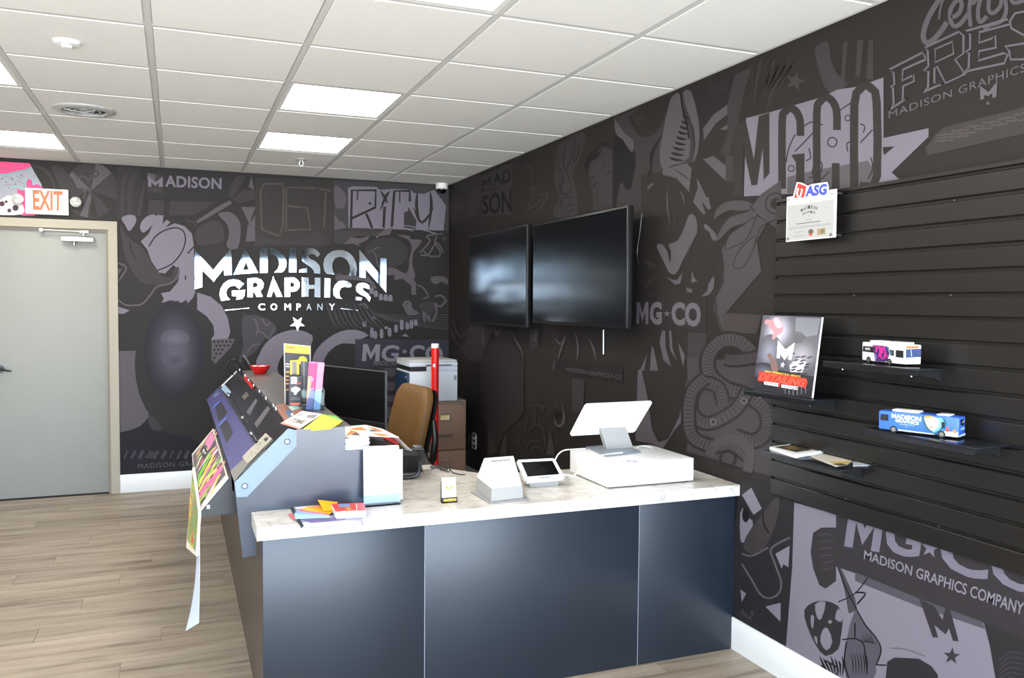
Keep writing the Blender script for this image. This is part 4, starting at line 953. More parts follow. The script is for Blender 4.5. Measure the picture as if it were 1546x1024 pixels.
a, b = at(455, 624, 1, 3.83), at(488, 626, 1, 3.83); B('base', (a[0], b[0]+.01, 3.83, 3.90, ZL+.001, ZL+.004), ACR, hol)
bm = bmesh.new(); prism(bm, [V(b[0], 3.83, ZL+.002), V(b[0], 3.90, ZL+.002), V(b[0]+.008, 3.90, ZL+.1), V(b[0]+.006, 3.83, ZL+.09)], (.002, 0, 0)); obj('wall', bm, ACR, hol)

# black monitor
tl, bl_ = V(*at(487.5, 552.5, 1, 4.75)), V(*at(487, 640, 1, 4.75)); tr_, br_ = V(*at(582, 560, 1, 4.27)), V(*at(582, 645, 1, 4.27))
mon = thing('monitor', 'flat black computer monitor with thin silver rim behind the display ledge', 'monitor', V((tl[0]+tr_[0])/2, 4.5, ZT))
bl_ = V(tl[0], 4.75, .885); br_ = V(tr_[0], 4.27, .885)
tl[2] = (tl[2]+tr_[2])/2+.002; tr_[2] = tl[2]-.004
n = nrm([tl, tr_, br_, bl_]); n = n if n[1] < 0 else -n
bm = bmesh.new(); prism(bm, [tl, tr_, br_, bl_], -n*.012); obj('housing', bm, mat('monitor_rim', (120, 122, 126), .3, metal=.6), mon)
f = bil([v for v in (tl, tr_, br_, bl_)])
def sub(f, u0, u1, v0, v1): return [f(u0, v0), f(u1, v0), f(u1, v1), f(u0, v1)]
bm = bmesh.new(); prism(bm, sub(f, .008, .992, .012, .86), n*.001); obj('face', bm, mat('monitor_black', (8, 8, 10), .45, spec=.25), mon)
bm = bmesh.new(); prism(bm, sub(f, .004, .996, .87, .995), n*.002); obj('chin', bm, mat('monitor_chin', (36, 33, 32), .35), mon)
mc = f(.5, .9)-n*.03; bm = bmesh.new(); box(bm, mc[0]-.03, mc[0]+.03, mc[1]-.012, mc[1]+.012, ZT+.01, mc[2]); box(bm, mc[0]-.09, mc[0]+.09, mc[1]-.08, mc[1]+.08, ZT+.0005, ZT+.01, bev=.003); obj('stand', bm, STEEL, mon)
# office chair
ch = thing('office_chair', 'tan leather office chair with black frame behind the desk', 'chair', (1.36, 5.0, 0))
LEA = mat('tan_leather', (112, 80, 40), .42, noise=.15, nscale=5, bump=.1, bscale=120)
tv = V(.16, -.985, 0).normalized(); fv = V(-.985, -.16, 0).normalized(); uv = (V(0, 0, 1)-fv*.24).normalized(); nv = tv.cross(uv).normalized(); nv = nv if nv.dot(fv) > 0 else -nv
cb_ = V(1.345, 5.0, .76)
def chp(a, b, d=0): return cb_+tv*a+uv*b+nv*d
out = [(x*(1-.10*max(0, y/.28)), y) for x, y in rrect(.50, .58, .09, 6)]
bm = bmesh.new(); ring = []
for d, s_ in ((0, .93), (.012, .985), (.03, 1.0), (.05, .985), (.062, .93), (.066, .8), (.066, .4)):
    ring.append([bm.verts.new(chp(x*s_, y*s_, d-.01*(1-(x/.25)**2)+.012)) for x, y in out])
for i in range(len(ring)-1):
    for k in range(len(out)): bm.faces.new([ring[i][k], ring[i][(k+1) % len(out)], ring[i+1][(k+1) % len(out)], ring[i+1][k]])
bm.faces.new(ring[0]); bm.faces.new(ring[-1]); obj('backrest', bm, LEA, ch, smooth=True)
bm = bmesh.new(); prism(bm, [chp(x*.97, y*.97, -.016) for x, y in out], nv*.018); 
tube(bm, [chp(.23, .1, -.01), chp(.26, 0, -.03), chp(.25, -.12, -.05), chp(.2, -.26, -.03)], [.014, .02, .022, .018], 8)
box(bm, -.03, .03, -.16, .16, -.03, .0, M=Matrix.Translation(chp(0, -.1, -.03)) @ Matrix((tv, uv, nv)).transposed().to_4x4())
obj('back_frame', bm, BLACKM, ch, smooth=True)
sc_ = V(1.345, 5.0, 0)+fv*.26
SM = Matrix.Translation(V(sc_[0], sc_[1], .47)) @ Matrix((fv, tv, V(0, 0, 1))).transposed().to_4x4()
bm = bmesh.new(); o_ = rrect(.48, .50, .09, 5); prism(bm, [SM @ V(x, y, -.035) for x, y in o_], (0, 0, .07)); bmesh.ops.bevel(bm, geom=[e for e in bm.edges if not e.is_boundary and abs(e.verts[0].co[2]-e.verts[1].co[2]) < 1e-5 and len(e.link_faces) == 2 and abs(e.link_faces[0].normal.dot(e.link_faces[1].normal)) < .5], offset=.02, segments=3, affect='EDGES') if False else None
obj('seat', bm, LEA, ch, smooth=True)
for s_ in (-1, 1):
    pts = [SM @ V(-.05, s_*.25, -.04), SM @ V(-.05, s_*.29, .02), SM @ V(-.06, s_*.29, .17)]
    bm = bmesh.new(); tube(bm, pts, .014, 8); box(bm, -.14, .12, s_*.29-.035, s_*.29+.035, .17, .2, M=SM, bev=.012); obj('armrest', bm, BLACKM, ch, smooth=True)
bm = bmesh.new(); cyl(bm, V(sc_[0], sc_[1], .1), V(sc_[0], sc_[1], .44), .028); obj('gas_lift', bm, BLACKM, ch, smooth=True)
for k in range(5):
    a = 2*PI*k/5+.3; e = V(sc_[0]+.29*math.cos(a), sc_[1]+.29*math.sin(a), .075)
    bm = bmesh.new(); tube(bm, [V(sc_[0], sc_[1], .12), e], [.026, .016], 8); leg = obj('base_leg', bm, BLACKM, ch, smooth=True)
    bm = bmesh.new(); cyl(bm, e+V(-.02*math.sin(a), .02*math.cos(a), -.047), e+V(.02*math.sin(a), -.02*math.cos(a), -.047), .027, 14); obj('caster', bm, BLACKM, leg, smooth=True)

# filing cabinet, printer, tube
cx0, cx1, cy0, cy1, cz = 1.775, 2.137, 6.30, 6.95, .782
fc = thing('filing_cabinet', 'tan two-drawer metal filing cabinet in the back right corner', 'filing cabinet', ((cx0+cx1)/2, (cy0+cy1)/2, 0))
B('body', (cx0, cx1, cy0+.018, cy1, .0, cz), TAN, fc, bev=.002)
for z0, z1, yl in ((.395, .755, True), (.03, .385, False)):
    d = B('drawer', (cx0+.006, cx1-.006, cy0, cy0+.0175, z0, z1), TAN, fc, bev=.003)
    xm = (cx0+cx1)/2; zm = z1-.10
    bm = bmesh.new()
    for q in ((xm-.045, xm+.045, zm+.02, zm+.026), (xm-.045, xm+.045, zm-.03, zm-.024), (xm-.045, xm-.039, zm-.024, zm+.02), (xm+.039, xm+.045, zm-.024, zm+.02)): box(bm, q[0], q[1], cy0-.004, cy0, q[2], q[3])
    obj('label_holder', bm, STEEL, d); B('label_card', (xm-.038, xm+.038, cy0-.002, cy0-.0005, zm-.023, zm+.019), mat('label_cream', (226, 206, 150), .6) if yl else TAN, d)
    zh = z1-.24; bm = bmesh.new(); tube(bm, [V(xm-.06, cy0, zh), V(xm-.055, cy0-.025, zh), V(xm+.055, cy0-.025, zh), V(xm+.06, cy0, zh)], .006, 8); obj('handle', bm, STEEL, d, smooth=True)
    bm = bmesh.new(); lathe(bm, [(0, .006), (.008, .006), (.009, 0), (0, 0)], V(xm, cy0, z1-.31), 12, Matrix.Rotation(PI/2, 3, 'X').to_4x4()); obj('drawer_button', bm, STEEL, d, smooth=True)
bm = bmesh.new(); lathe(bm, [(0, .006), (.010, .006), (.011, 0), (0, 0)], V(cx1-.035, cy0+.002, cz-.025), 14, Matrix.Rotation(PI/2, 3, 'X').to_4x4()); obj('lock', bm, STEEL, fc, smooth=True)
B('top_sheet', (cx0+.01, cx1-.005, cy0+.004, cy1-.02, cz+.0003, cz+.002), mat('cabinet_top_grey', (150, 146, 146), .4), fc)
prn = thing('printer', 'white and dark blue office printer standing on the filing cabinet', 'printer', (1.86, 6.5, cz+.003)); zb = cz+.003
PWH = mat('printer_white', (206, 212, 220), .45); PBL = mat('printer_blue', (28, 54, 84), .3)
px0, px1, py0, py1 = 1.66, 2.062, 6.31, 6.72
B('body', (px0+.012, px1, py0, py1, zb, zb+.235), PWH, prn, bev=.004)
B('front_cover', (px0-.004, px0+.0115, py0+.004, py1-.01, zb+.005, zb+.225), PBL, prn, bev=.004)
B('output_recess', (px0+.02, px0+.15, py0+.012, py1-.02, zb+.2355, zb+.272), mat('recess_black', (30, 30, 34), .4), prn)
B('side_block', (px0+.1505, px1, py0, py1, zb+.2355, zb+.272), PWH, prn, bev=.003)
B('scanner', (px0+.01, px1, py0-.002, py1, zb+.2725, zb+.305), PWH, prn, bev=.004)
B('scanner_lid', (px0+.012, px1-.004, py0+.002, py1-.004, zb+.3055, zb+.322), mat('lid_grey', (196, 196, 194), .5), prn, bev=.004)
B('slot', (px0+.14, px1-.05, py0-.0035, py0-.002, zb+.279, zb+.286), BLACKM, prn)
B('button', (px0-.006, px0-.004, py0+.04, py0+.055, zb+.18, zb+.2), PWH, prn); B('socket_cover', (px1-.03, px1-.008, py0-.0012, py0-.0002, zb+.16, zb+.2), mat('grey_plastic', (140, 144, 150), .5), prn)
p = V(1.815, 6.1, 0); tb = thing('poster_tube', 'tall red cardboard poster tube with white cap standing before the printer', 'tube', p)
bm = bmesh.new(); cyl(bm, p+V(0, 0, .001), p+V(0, 0, 1.215), .028, 24); obj('tube', bm, mat('tube_red', (222, 30, 28), .35), tb, smooth=True)
bm = bmesh.new(); lathe(bm, [(0, 1.248), (.027, 1.248), (.029, 1.245), (.029, 1.2155), (0, 1.2155)], p, 24); obj('cap', bm, PAPERW, tb, smooth=True)
q = at(654, 552, 1, 6.08); B('tape', (q[0]-.004, q[0]+.014, 6.070, 6.0735, q[2]-.012, q[2]+.012), PAPERW, tb)

# desk phone
PHB = mat('phone_black', (26, 26, 29), .25, spec=.6)
ph = thing('desk_phone', 'black office desk phone seen from behind on the marble worktop', 'phone', (1.0, 3.75, ZT))
a, b, c_, d = V(.86, 3.70, .873), V(1.055, 3.70, .873), V(1.09, 3.86, .775), V(.88, 3.86, .775)
n = nrm([a, b, c_, d]); n = n if n[2] < 0 else -n
a, b = at(590, 682, 1, 3.70), at(640, 681, 1, 3.70); c_, d = at(652, 706, 1, 3.86), at(590, 712, 1, 3.86)
for v in (c_, d): v[2] = max(v[2], ZT+.022)
bm = bmesh.new(); prism(bm, [a, b, c_, d], -n*.018); bmesh.ops.bevel(bm, geom=[e for e in bm.edges if len(e.link_faces) == 2], offset=.004, segments=2, affect='EDGES'); obj('body', bm, mat('phone_grey', (70, 68, 66), .3, metal=.4), ph, smooth=True)
bm = bmesh.new(); prism(bm, [a.lerp(b, .05)+n*.001, a.lerp(b, .8)+n*.001, d.lerp(c_, .78).lerp(a.lerp(b, .8), .25)+n*.03, d.lerp(a, .25)+n*.03], n*.02); obj('rear_shell', bm, PHB, ph, smooth=True)
bm = bmesh.new(); ft_ = [at(px, py, 1, 3.67) for px, py in smooth2(P('633,695 633,708 630,717 620,721 600,722'), 4, False)]
for v in ft_: v[2] = max(v[2], ZT+.010)
tube(bm, ft_, .009, 8); obj('foot', bm, PHB, ph, smooth=True)
bm = bmesh.new(); c0 = at(630, 677, 1, 3.735); box(bm, c0[0]-.02, c0[0]+.022, 3.72, 3.76, c0[2]-.012, c0[2]+.014, bev=.008); obj('handset', bm, mat('handset_grey', (86, 86, 86), .3), ph, smooth=True)
q = at(615, 706, 1, 3.66)
cord = []; pa = [at(px, py, 2, ZT+.012) for px, py in P('650,706 660,704 668,708 678,711')]
sm_ = []
for i in range(len(pa)-1):
    for k in range(24): sm_.append(pa[i].lerp(pa[i+1], k/24))
for i, v in enumerate(sm_): cord.append(v+V(.006*math.cos(i*.9), 0, .008*math.sin(i*.9)))
cord += [at(px, py, 2, ZT+.004) for px, py in P('684,714 694,716.5 702,717')]
bm = bmesh.new(); tube(bm, cord, .0022, 6); o = recenter(obj('phone_cord', bm, PHB, smooth=True)); tag(o, 'black coiled phone cord trailing right from the desk phone', 'cord')

# white brochure stand, card holder
yb_ = 3.235
bs = thing('brochure_stand', 'tall clear stand of blank white brochures at the ledge end on the worktop', 'brochure stand', (.76, yb_, ZT))
c4 = [at(549, 675, 1, yb_+.03), at(602, 672.8, 1, yb_+.03), at(604, 757, 1, yb_), at(550, 761, 1, yb_)]
bm = bmesh.new(); prism(bm, c4, (0, .012, 0)); obj('brochure_pile', bm, PAPERW, bs)
c5 = [at(590, 680, 1, yb_+.045), at(608, 679, 1, yb_+.045), at(608, 754, 1, yb_+.02), at(590, 756, 1, yb_+.02)]
bm = bmesh.new(); prism(bm, c5, (0, .008, 0)); obj('brochure_back', bm, mat('brochure_grey', (190, 194, 204), .5), bs)
f = bil([v+V(0, -.0004, 0) for v in c4]); g = Print(lambda u, v: f(u, v), (0, -1, 0))
g.poly([(.72, .20), (.98, .18), (.98, .32), (.8, .36), (.8, .26)], (205, 218, 220)); g.poly([(.82, .28), (.95, .27), (.95, .36), (.84, .37)], (186, 208, 196)); g.build('print', PRINT, bs)
a, b = at(549, 762, 1, yb_-.012), at(605, 758, 1, yb_-.012)
bm = bmesh.new(); prism(bm, [V(a[0], yb_-.012, ZT+.004), V(b[0], yb_-.012, ZT+.004), V(b[0], yb_-.008, ZT+.045), V(a[0], yb_-.008, ZT+.045)], (0, .002, 0)); box(bm, a[0], b[0], yb_-.012, yb_+.04, ZT+.0008, ZT+.003); obj('acrylic_base', bm, glass('acrylic_blue', (214, 228, 245)), bs)
yc_ = 3.19; chd = thing('card_holder', 'little black holder of white business cards on the marble worktop', 'card holder', (1.01, yc_, ZT))
c4 = [at(667.5, 722, 1, yc_), at(688, 721.5, 1, yc_), at(688.5, 752, 1, yc_), at(668, 752.5, 1, yc_)]; c4[2][2] = c4[3][2] = ZT+.018
bm = bmesh.new(); prism(bm, c4, (0, .01, 0)); obj('card_pile', bm, PAPERW, chd)
x0, x1 = c4[3][0]-.003, c4[2][0]+.004
bm = bmesh.new(); box(bm, x0, x1, yc_+.0105, yc_+.016, ZT+.0005, ZT+.085); box(bm, x0, x1, yc_-.006, yc_-.002, ZT+.0005, ZT+.022); box(bm, x0, x1, yc_-.006, yc_+.016, ZT+.0003, ZT+.004); obj('holder', bm, BLACKM, chd)
f = bil([v+V(0, -.0004, 0) for v in c4]); g = Print(lambda u, v: f(u, v), (0, -1, 0)); YE = (214, 140, 0)
g.poly([(.27, .34), (.5, .52), (.76, .34), (.74, .56), (.64, .56), (.64, .5), (.5, .6), (.38, .5), (.38, .56), (.27, .56)], YE); g.disc(.5, .68, .04, YE, ry=.025); g.build('print', PRINT, chd)
f = bil([V(x0, yc_-.0062, ZT+.022), V(x1, yc_-.0062, ZT+.022), V(x1, yc_-.0062, ZT+.001), V(x0, yc_-.0062, ZT+.001)]); g = Print(lambda u, v: f(u, v), (0, -1, 0)); g.text('MADISON', [(.1, .2), (.92, .2), (.92, .75), (.1, .75)], (230, 200, 60), .03); g.build('print', PRINT, chd)

# booklets, swatch fan and magazines at the left of the worktop
bk = flatthing('spiral_booklet', '437,764.5 455,798 549,793 537,763', ZT+.0005, .005, mat('booklet_cover', (150, 148, 178), .4, noise=.25, nscale=9), 'large booklet with black spine lying under the colour swatches', 'booklet')
pquad('spine', '436,764 440,763.6 459,797 454.5,798.2', ZT+.0007, .0055, BLACKM, bk)
g = Print(lambda px, py: at(px, py, 2, ZT+.0056), (0, 0, 1)); g.poly('443,765 480,763 478,768 447,769', (226, 222, 226)); g.poly('455,789 500,785 545,787 546,793 458,797', (200, 204, 226)); g.poly('456,786 520,781 522,786 470,790', (112, 96, 150)); g.build('print', PRINT, bk)
fan = thing('swatch_fan', 'fanned colour swatches in yellow, pink and pale blue on the booklet', 'swatch fan', at(485, 775, 2, ZT+.008))
for i, (pts, c_) in enumerate((('435,777 440,775.5 447,784 443,784', (236, 96, 110)), ('446,784 444,776 497,777 499,782', (170, 205, 240)), ('444,776 450,770 497,776 497,779', (150, 180, 236)), ('450,772 456,768.5 498,775 497,778', (240, 120, 140)), ('456,769.5 465,765 498,773 498,776', (250, 200, 60)), ('463,766 480,763 500,772 498,775', (244, 150, 110)), ('470,768 492,766 503,772 499,776', (246, 176, 30)))):
    pquad('swatch', pts, ZT+.007+.0014*i, .001, mat('swatch%d' % i, c_, .5), fan)
a, b, c_, d = at(479.5, 755, 1, 3.25), at(510, 758.5, 1, 3.25), at(503, 771, 2, ZT+.02), at(489, 772, 2, ZT+.02)
bm = bmesh.new(); prism(bm, [a, b, c_, d], (0, .0012, .0006)); obj('swatch', bm, mat('swatch_orange', (250, 178, 14), .45), fan)
Q = [at(*q, 2, ZT+.03) for q in ((500, 762), (549, 760.5), (552, 772), (507, 774))]
ctr = (Q[0]+Q[1]+Q[2]+Q[3])/4
for k in range(6):
    z = ZT+.0065+.0044*k; s_ = 1+.02*math.sin(k*2.3); top = k == 5
    bm = bmesh.new(); prism(bm, [V(ctr[0]+(v[0]-ctr[0])*s_+.002*math.cos(k*1.7), ctr[1]+(v[1]-ctr[1])*s_+.002*math.sin(k*2.1), z) for v in Q], (0, 0, .0040))
    o = recenter(obj('magazine', bm, mat('magazine_edge', (214, 218, 228), .5))); WM[o.name] = Matrix.Translation(o.location)
    if top:
        tag(o, 'topmost magazine with red picture cover at the left of the worktop', 'magazine', 'magazines stacked on the worktop'); f = bil([V(v[0], v[1], z+.0042) for v in Q]); g = Print(lambda u, v: f(u, v), (0, 0, 1))
        g.poly([(0, 0), (1, 0), (1, 1), (0, 1)], (206, 60, 56)); g.poly([(.2, .1), (.55, .1), (.55, .45), (.2, .45)], (84, 150, 196)); g.poly([(.2, .55), (.7, .5), (.72, .85), (.25, .9)], (190, 60, 40)); g.stroke([(.22, .95), (.72, .9), (.76, .1)], .03, (236, 230, 226), sm=0); g.poly([(.78, .05), (1, .05), (1, .9), (.8, .9)], (226, 90, 110)); g.poly([(.35, .6), (.5, .55), (.55, .8), (.4, .85)], (240, 150, 60)); g.build('cover_print', PRINT, o)
    else: tag(o, ['bottom', 'second lowest', 'third lowest', 'fourth lowest', 'fifth lowest'][k]+' white-edged magazine in the stack under the red covered one', 'magazine', 'magazines stacked on the worktop')

# white payment dock, tablet, cash drawer and till screen
dock = thing('payment_dock', 'white wedge-shaped card reader dock on a flat base plate', 'payment dock', (1.24, 3.22, ZT))
bp = [at(*q, 2, ZT+.006) for q in ((710.5, 742.5), (740, 759.5), (799, 753.5), (781, 738))]
bm = bmesh.new(); prism(bm, [V(v[0], v[1], ZT+.001) for v in bp], (0, 0, .005)); obj('base_plate', bm, mat('dock_plate', (140, 141, 142), .4), dock)
zk = ZT+.115
low = [V(1.172, 3.262, ZT+.007), V(1.175, 3.135, ZT+.007), V(1.315, 3.145, ZT+.007), V(1.345, 3.262, ZT+.007)]
low = [at(*q, 2, ZT+.007) for q in ((718, 738), (741.5, 757.5), (790, 752), (777, 735))]
mid_ = [v+V(0, 0, .05) for v in low]; mid_ = [v+( (low[0]+low[2])/2+V(0, 0, .05)-v)*.06 for v in mid_]
hi = [at(731, 692, 1, low[0][1]-.01), at(745, 713, 1, low[1][1]+.055), at(781, 710, 1, low[2][1]+.055), at(775, 688.5, 1, low[3][1]-.01)]
bm = bmesh.new(); A = [bm.verts.new(v) for v in low]; Bm = [bm.verts.new(v) for v in mid_]
for i in range(4): bm.faces.new([A[i], A[(i+1) % 4], Bm[(i+1) % 4], Bm[i]])
bm.faces.new(A); bm.faces.new(Bm); obj('lower_body', bm, mat('dock_grey_white', (158, 157, 154), .4), dock)
bm = bmesh.new(); A = [bm.verts.new(v+V(0, 0, .0005)) for v in mid_]; Bm = [bm.verts.new(v) for v in hi]
for i in range(4): bm.faces.new([A[i], A[(i+1) % 4], Bm[(i+1) % 4], Bm[i]])
bm.faces.new(A); bm.faces.new(Bm); obj('upper_body', bm, WPL, dock)
f = bil([hi[0], hi[3], hi[2], hi[1]]); nn = nrm([hi[0], hi[3], hi[2], hi[1]]); nn = nn if nn[2] > 0 else -nn
bm = bmesh.new(); prism(bm, [v+nn*.0003 for v in sub(f, .15, .85, .22, .30)], nn*.001); obj('card_slot', bm, mat('slot_grey', (150, 150, 152), .4), dock)

tab = thing('tablet', 'small white framed tablet with black screen on the worktop beside the dock', 'tablet', (1.5, 3.35, ZT))
T4 = [at(780, 694.5, 1, 3.42), at(837, 692, 1, 3.42), at(853, 722, 1, 3.31), at(794, 727, 1, 3.31)]
n = nrm(T4); n = n if n[2] > 0 else -n
bm = bmesh.new(); prism(bm, T4, -n*.014); bmesh.ops.bevel(bm, geom=[e for e in bm.edges if len(e.link_faces) == 2 and abs((e.verts[0].co-e.verts[1].co).normalized().dot(n)) > .9], offset=.006, segments=3, affect='EDGES'); obj('housing', bm, WPL, tab, smooth=True)
f = bil(T4); bm = bmesh.new(); prism(bm, [v+n*.0004 for v in sub(f, .09, .91, .13, .80)], n*.0006); obj('screen', bm, BLACKG, tab)
bm = bmesh.new(); prism(bm, [v+n*.0004 for v in sub(f, .36, .66, .87, .93)], n*.0004); obj('slot', bm, MATS['grey_plastic'], tab)
bm = bmesh.new(); m0 = [v-n*.0145 for v in sub(f, .12, .88, .35, .95)]; A = [bm.verts.new(v) for v in m0]; Bm = [bm.verts.new(V(v[0]+(.004 if i in (0, 3) else -.004), v[1], ZT+.001)) for i, v in enumerate(m0)]
for i in range(4): bm.faces.new([A[i], A[(i+1) % 4], Bm[(i+1) % 4], Bm[i]])
bm.faces.new(A); bm.faces.new(Bm); obj('stand', bm, MATS['dock_grey_white'], tab)

dx0, dx1, dy0, dy1 = 1.728, 2.168, 3.19, 3.565; dzt = at(919.5, 701, 1, dy0)[2]
cdw = thing('cash_drawer', 'low square white cash drawer near the right end of the worktop', 'cash drawer', ((dx0+dx1)/2, (dy0+dy1)/2, ZT))
B('box', (dx0, dx1, dy0, dy1, ZT+.006, dzt), WPL, cdw, bev=.003)
for x in (dx0+.03, dx1-.03):
    for y in (dy0+.03, dy1-.03): B('foot', (x-.012, x+.012, y-.012, y+.012, ZT+.0003, ZT+.006), BLACKM, cdw)
for px, py, c_, r_ in ((927, 700, (206, 200, 220), .022), (957, 698, (176, 160, 206), .026)):
    p = at(px, py, 2, dzt+.0004); g = Print(lambda x, y: V(x, y, dzt), (0, 0, 1)); g.disc(p[0], p[1]+.02, r_, c_, n=20); g.disc(p[0], p[1]+.02, r_*.5, (226, 220, 234), n=16); g.build('sticker', PRINT, cdw)
till = thing('till_screen', 'white touch screen till on a stand, seen from behind on the cash drawer', 'till screen', (1.93, 3.38, dzt))
pl = [at(*q, 2, dzt+.008) for q in ((885, 674.6), (915, 688), (967.7, 681.5), (939, 669.5))]
bm = bmesh.new(); prism(bm, [V(v[0], v[1], dzt+.001) for v in pl], (0, 0, .007)); obj('base', bm, mat('till_base', (132, 140, 150), .4), till)
yc = (pl[0][1]+pl[1][1]+pl[2][1]+pl[3][1])/4
nk = [at(*q, 1, yc) for q in ((907, 648), (945, 646), (956, 680), (916.5, 684))]; nk[2][2] = nk[3][2] = dzt+.0085
bm = bmesh.new(); prism(bm, nk, (0, .03, 0)); obj('neck', bm, MATS['dock_grey_white'], till)
c4 = [at(885.3, 611.5, 1, yc-.04), at(985.5, 607, 1, yc-.04), at(958, 653, 1, yc+.035), at(861, 658.5, 1, yc+.035)]
n = nrm(c4); n = n if n[1] < 0 else -n
bm = bmesh.new(); prism(bm, [v+n*.0 for v in c4], -n*.012); bmesh.ops.bevel(bm, geom=[e for e in bm.edges if len(e.link_faces) == 2 and abs((e.verts[0].co-e.verts[1].co).normalized().dot(n)) > .9], offset=.006, segments=3, affect='EDGES'); obj('screen_housing', bm, WPL, till, smooth=True)
f = bil([v-n*.0122 for v in c4]); bm = bmesh.new(); prism(bm, sub(f, .05, .95, .07, .93), -n*.0008); obj('screen', bm, BLACKG, till)
# white cables
def cable(name, pts, r, m, label):
    pts = [Vector(p) for p in pts]; L = []
    for i in range(len(pts)-1):
        p0, p1, p2, p3 = pts[max(0, i-1)], pts[i], pts[i+1], pts[min(len(pts)-1, i+2)]
        for k in range(6):
            t = k/6; L.append(.5*((2*p1)+(p2-p0)*t+(2*p0-5*p1+4*p2-p3)*t*t+(3*p1-p0-3*p2+p3)*t**3))
    L.append(pts[-1]); bm = bmesh.new(); tube(bm, L, r, 8); o = recenter(obj(name, bm, m, smooth=True)); tag(o, label, 'cable'); return o
WC = mat('cable_white', (232, 232, 232), .5)
cable('white_cable', [at(838, 695, 1, 3.45), at(843, 686, 1, 3.47), at(852, 680, 1, 3.52), at(868, 678.5, 2, dzt+.004), at(884, 677.5, 2, dzt+.004)], .0032, WC, 'white cable running from the tablet up over the cash drawer')
cable('white_cable', [at(962, 676, 2, dzt+.012), at(970, 673.5, 1, 3.5), at(982, 676, 2, dzt+.005), at(996, 684, 1, 3.575), at(1002, 688, 1, 3.60)], .0032, WC, 'white cable looping behind the till screen and off the drawer back')
cable('white_cable', [at(940, 683.5, 2, dzt+.012), at(912, 687, 1, 3.36), at(893, 693, 1, 3.30), at(878, 705, 1, 3.28), V(*at(866, 719, 2, ZT+.05))[:], at(860, 722, 2, ZT+.004)], .0032, WC, 'white cable drooping from the till base down the drawer side')
cable('white_cable', [at(849, 717, 2, ZT+.004), at(862, 718.5, 2, ZT+.004), at(880, 726, 2, ZT+.004), at(898, 734, 2, ZT+.004), at(908, 738.5, 2, ZT+.004)], .003, WC, 'white cable lying along the foot of the cash drawer')

# wall socket with plug
so = thing('wall_socket', 'white framed wall socket with black plug low on the right wall', 'socket', at(717, 666, 0, XW))
q0, q1 = at(713.5, 652, 0, XW), at(721, 680, 0, XW)
ya, yb2 = at(713, 666, 0, XW)[1], at(721, 666, 0, XW)[1]; zc = q0[2]*.5+q1[2]*.5
bm = bmesh.new(); yc2 = (ya+yb2)/2; w = .045; h = .068
for q in ((yc2-w, yc2+w, zc+h-.008, zc+h), (yc2-w, yc2+w, zc-h, zc-h+.008), (yc2-w, yc2-w+.008, zc-h, zc+h), (yc2+w-.008, yc2+w, zc-h, zc+h)): box(bm, XW-.010, XW-.0012, q[0], q[1], q[2], q[3])
obj('plate', bm, WPL, so); B('insert', (XW-.008, XW-.0012, yc2-w+.008, yc2+w-.008, zc-h+.008, zc+h-.008), BLACKM, so)
for dz in (-.02, .022): B('outlet', (XW-.012, XW-.0082, yc2-.014, yc2+.014, zc+dz-.012, zc+dz+.012), WPL, so)
B('plug', (XW-.045, XW-.0125, yc2+.04, yc2+.07, zc-.045, zc+.05), BLACKM, so)

# exit sign
ex = thing('exit_sign', 'white exit sign with orange letters and twin lamps above the door', 'exit sign', at(70, 304, 1, YB))
x0, x1 = at(38, 304, 1, YB-.03)[0], at(103.5, 304, 1, YB-.03)[0]; z1, z0 = at(70, 285, 1, YB-.03)[2], at(70, 324, 1, YB-.03)[2]
B('housing', (x0, x1, YB-.035, YB-.001, z0, z1), mat('sign_white', (240, 236, 230), .4), ex, bev=.006)
g = Print(lambda px, py: at(px, py, 1, YB-.0352), (0, -1, 0)); g.text('EXIT', '49,286.8 94.5,289 94,318.5 50,316.8', (226, 84, 20), .03); g.build('letters', PRINT, ex)
for px, py, s_ in ((26.5, 300.5, -1), (114.5, 305, 1)):
    p = at(px, py, 1, YB-.05); bm = bmesh.new(); lathe(bm, [(0, .024), (.034, .02), (.040, .008), (.040, -.02), (.02, -.03), (0, -.03)], p, 20, Matrix.Rotation(PI/2, 3, 'X').to_4x4()); xx = p[0]-s_*.04; box(bm, min(xx, xx+s_*.02), max(xx, xx+s_*.02), YB-.05, YB-.02, p[2]-.012, p[2]+.012)
    l = obj('lamp', bm, mat('sign_white', (240, 236, 230), .4), ex, smooth=True)
    bm = bmesh.new(); lathe(bm, [(0, .005), (.02, .004), (.033, 0), (0, 0)], p+V(0, -.021, 0), 20, Matrix.Rotation(PI/2, 3, 'X').to_4x4()); obj('lens', bm, mat('lamp_lens', (176, 180, 172), .12, noise=.3, nscale=120), l, smooth=True)

# ceiling fittings
c = V(-.476, 5.348, ZC-.002); vt = thing('air_vent', 'round white ceiling air vent with dark curved slots', 'vent', c)
bm = bmesh.new(); lathe(bm, [(.165, .0), (.162, -.008), (.14, -.016), (.118, -.014), (.112, -.004), (.112, .0)], c, 40); obj('rim', bm, mat('vent_white', (178, 178, 176), .4), vt, smooth=True)
bm = bmesh.new(); lathe(bm, [(0, -.0035), (.112, -.0035), (.112, -.001), (0, -.001)], c, 32); obj('throat', bm, mat('vent_dark', (24, 24, 26), .6), vt)
for r_ in (.016, .046, .078):
    bm = bmesh.new(); lathe(bm, [(r_, -.006), (r_, -.009), (r_+.009, -.009), (r_+.009, -.006)], c, 32); obj('ring', bm, MATS['vent_white'], vt, smooth=True)
for a in (.6, 2.17):
    bm = bmesh.new(); tube(bm, [c+V(.115*math.cos(a), .115*math.sin(a), -.017), c-V(.115*math.cos(a), .115*math.sin(a), .017)], .004, 6); obj('bar', bm, MATS['vent_white'], vt)
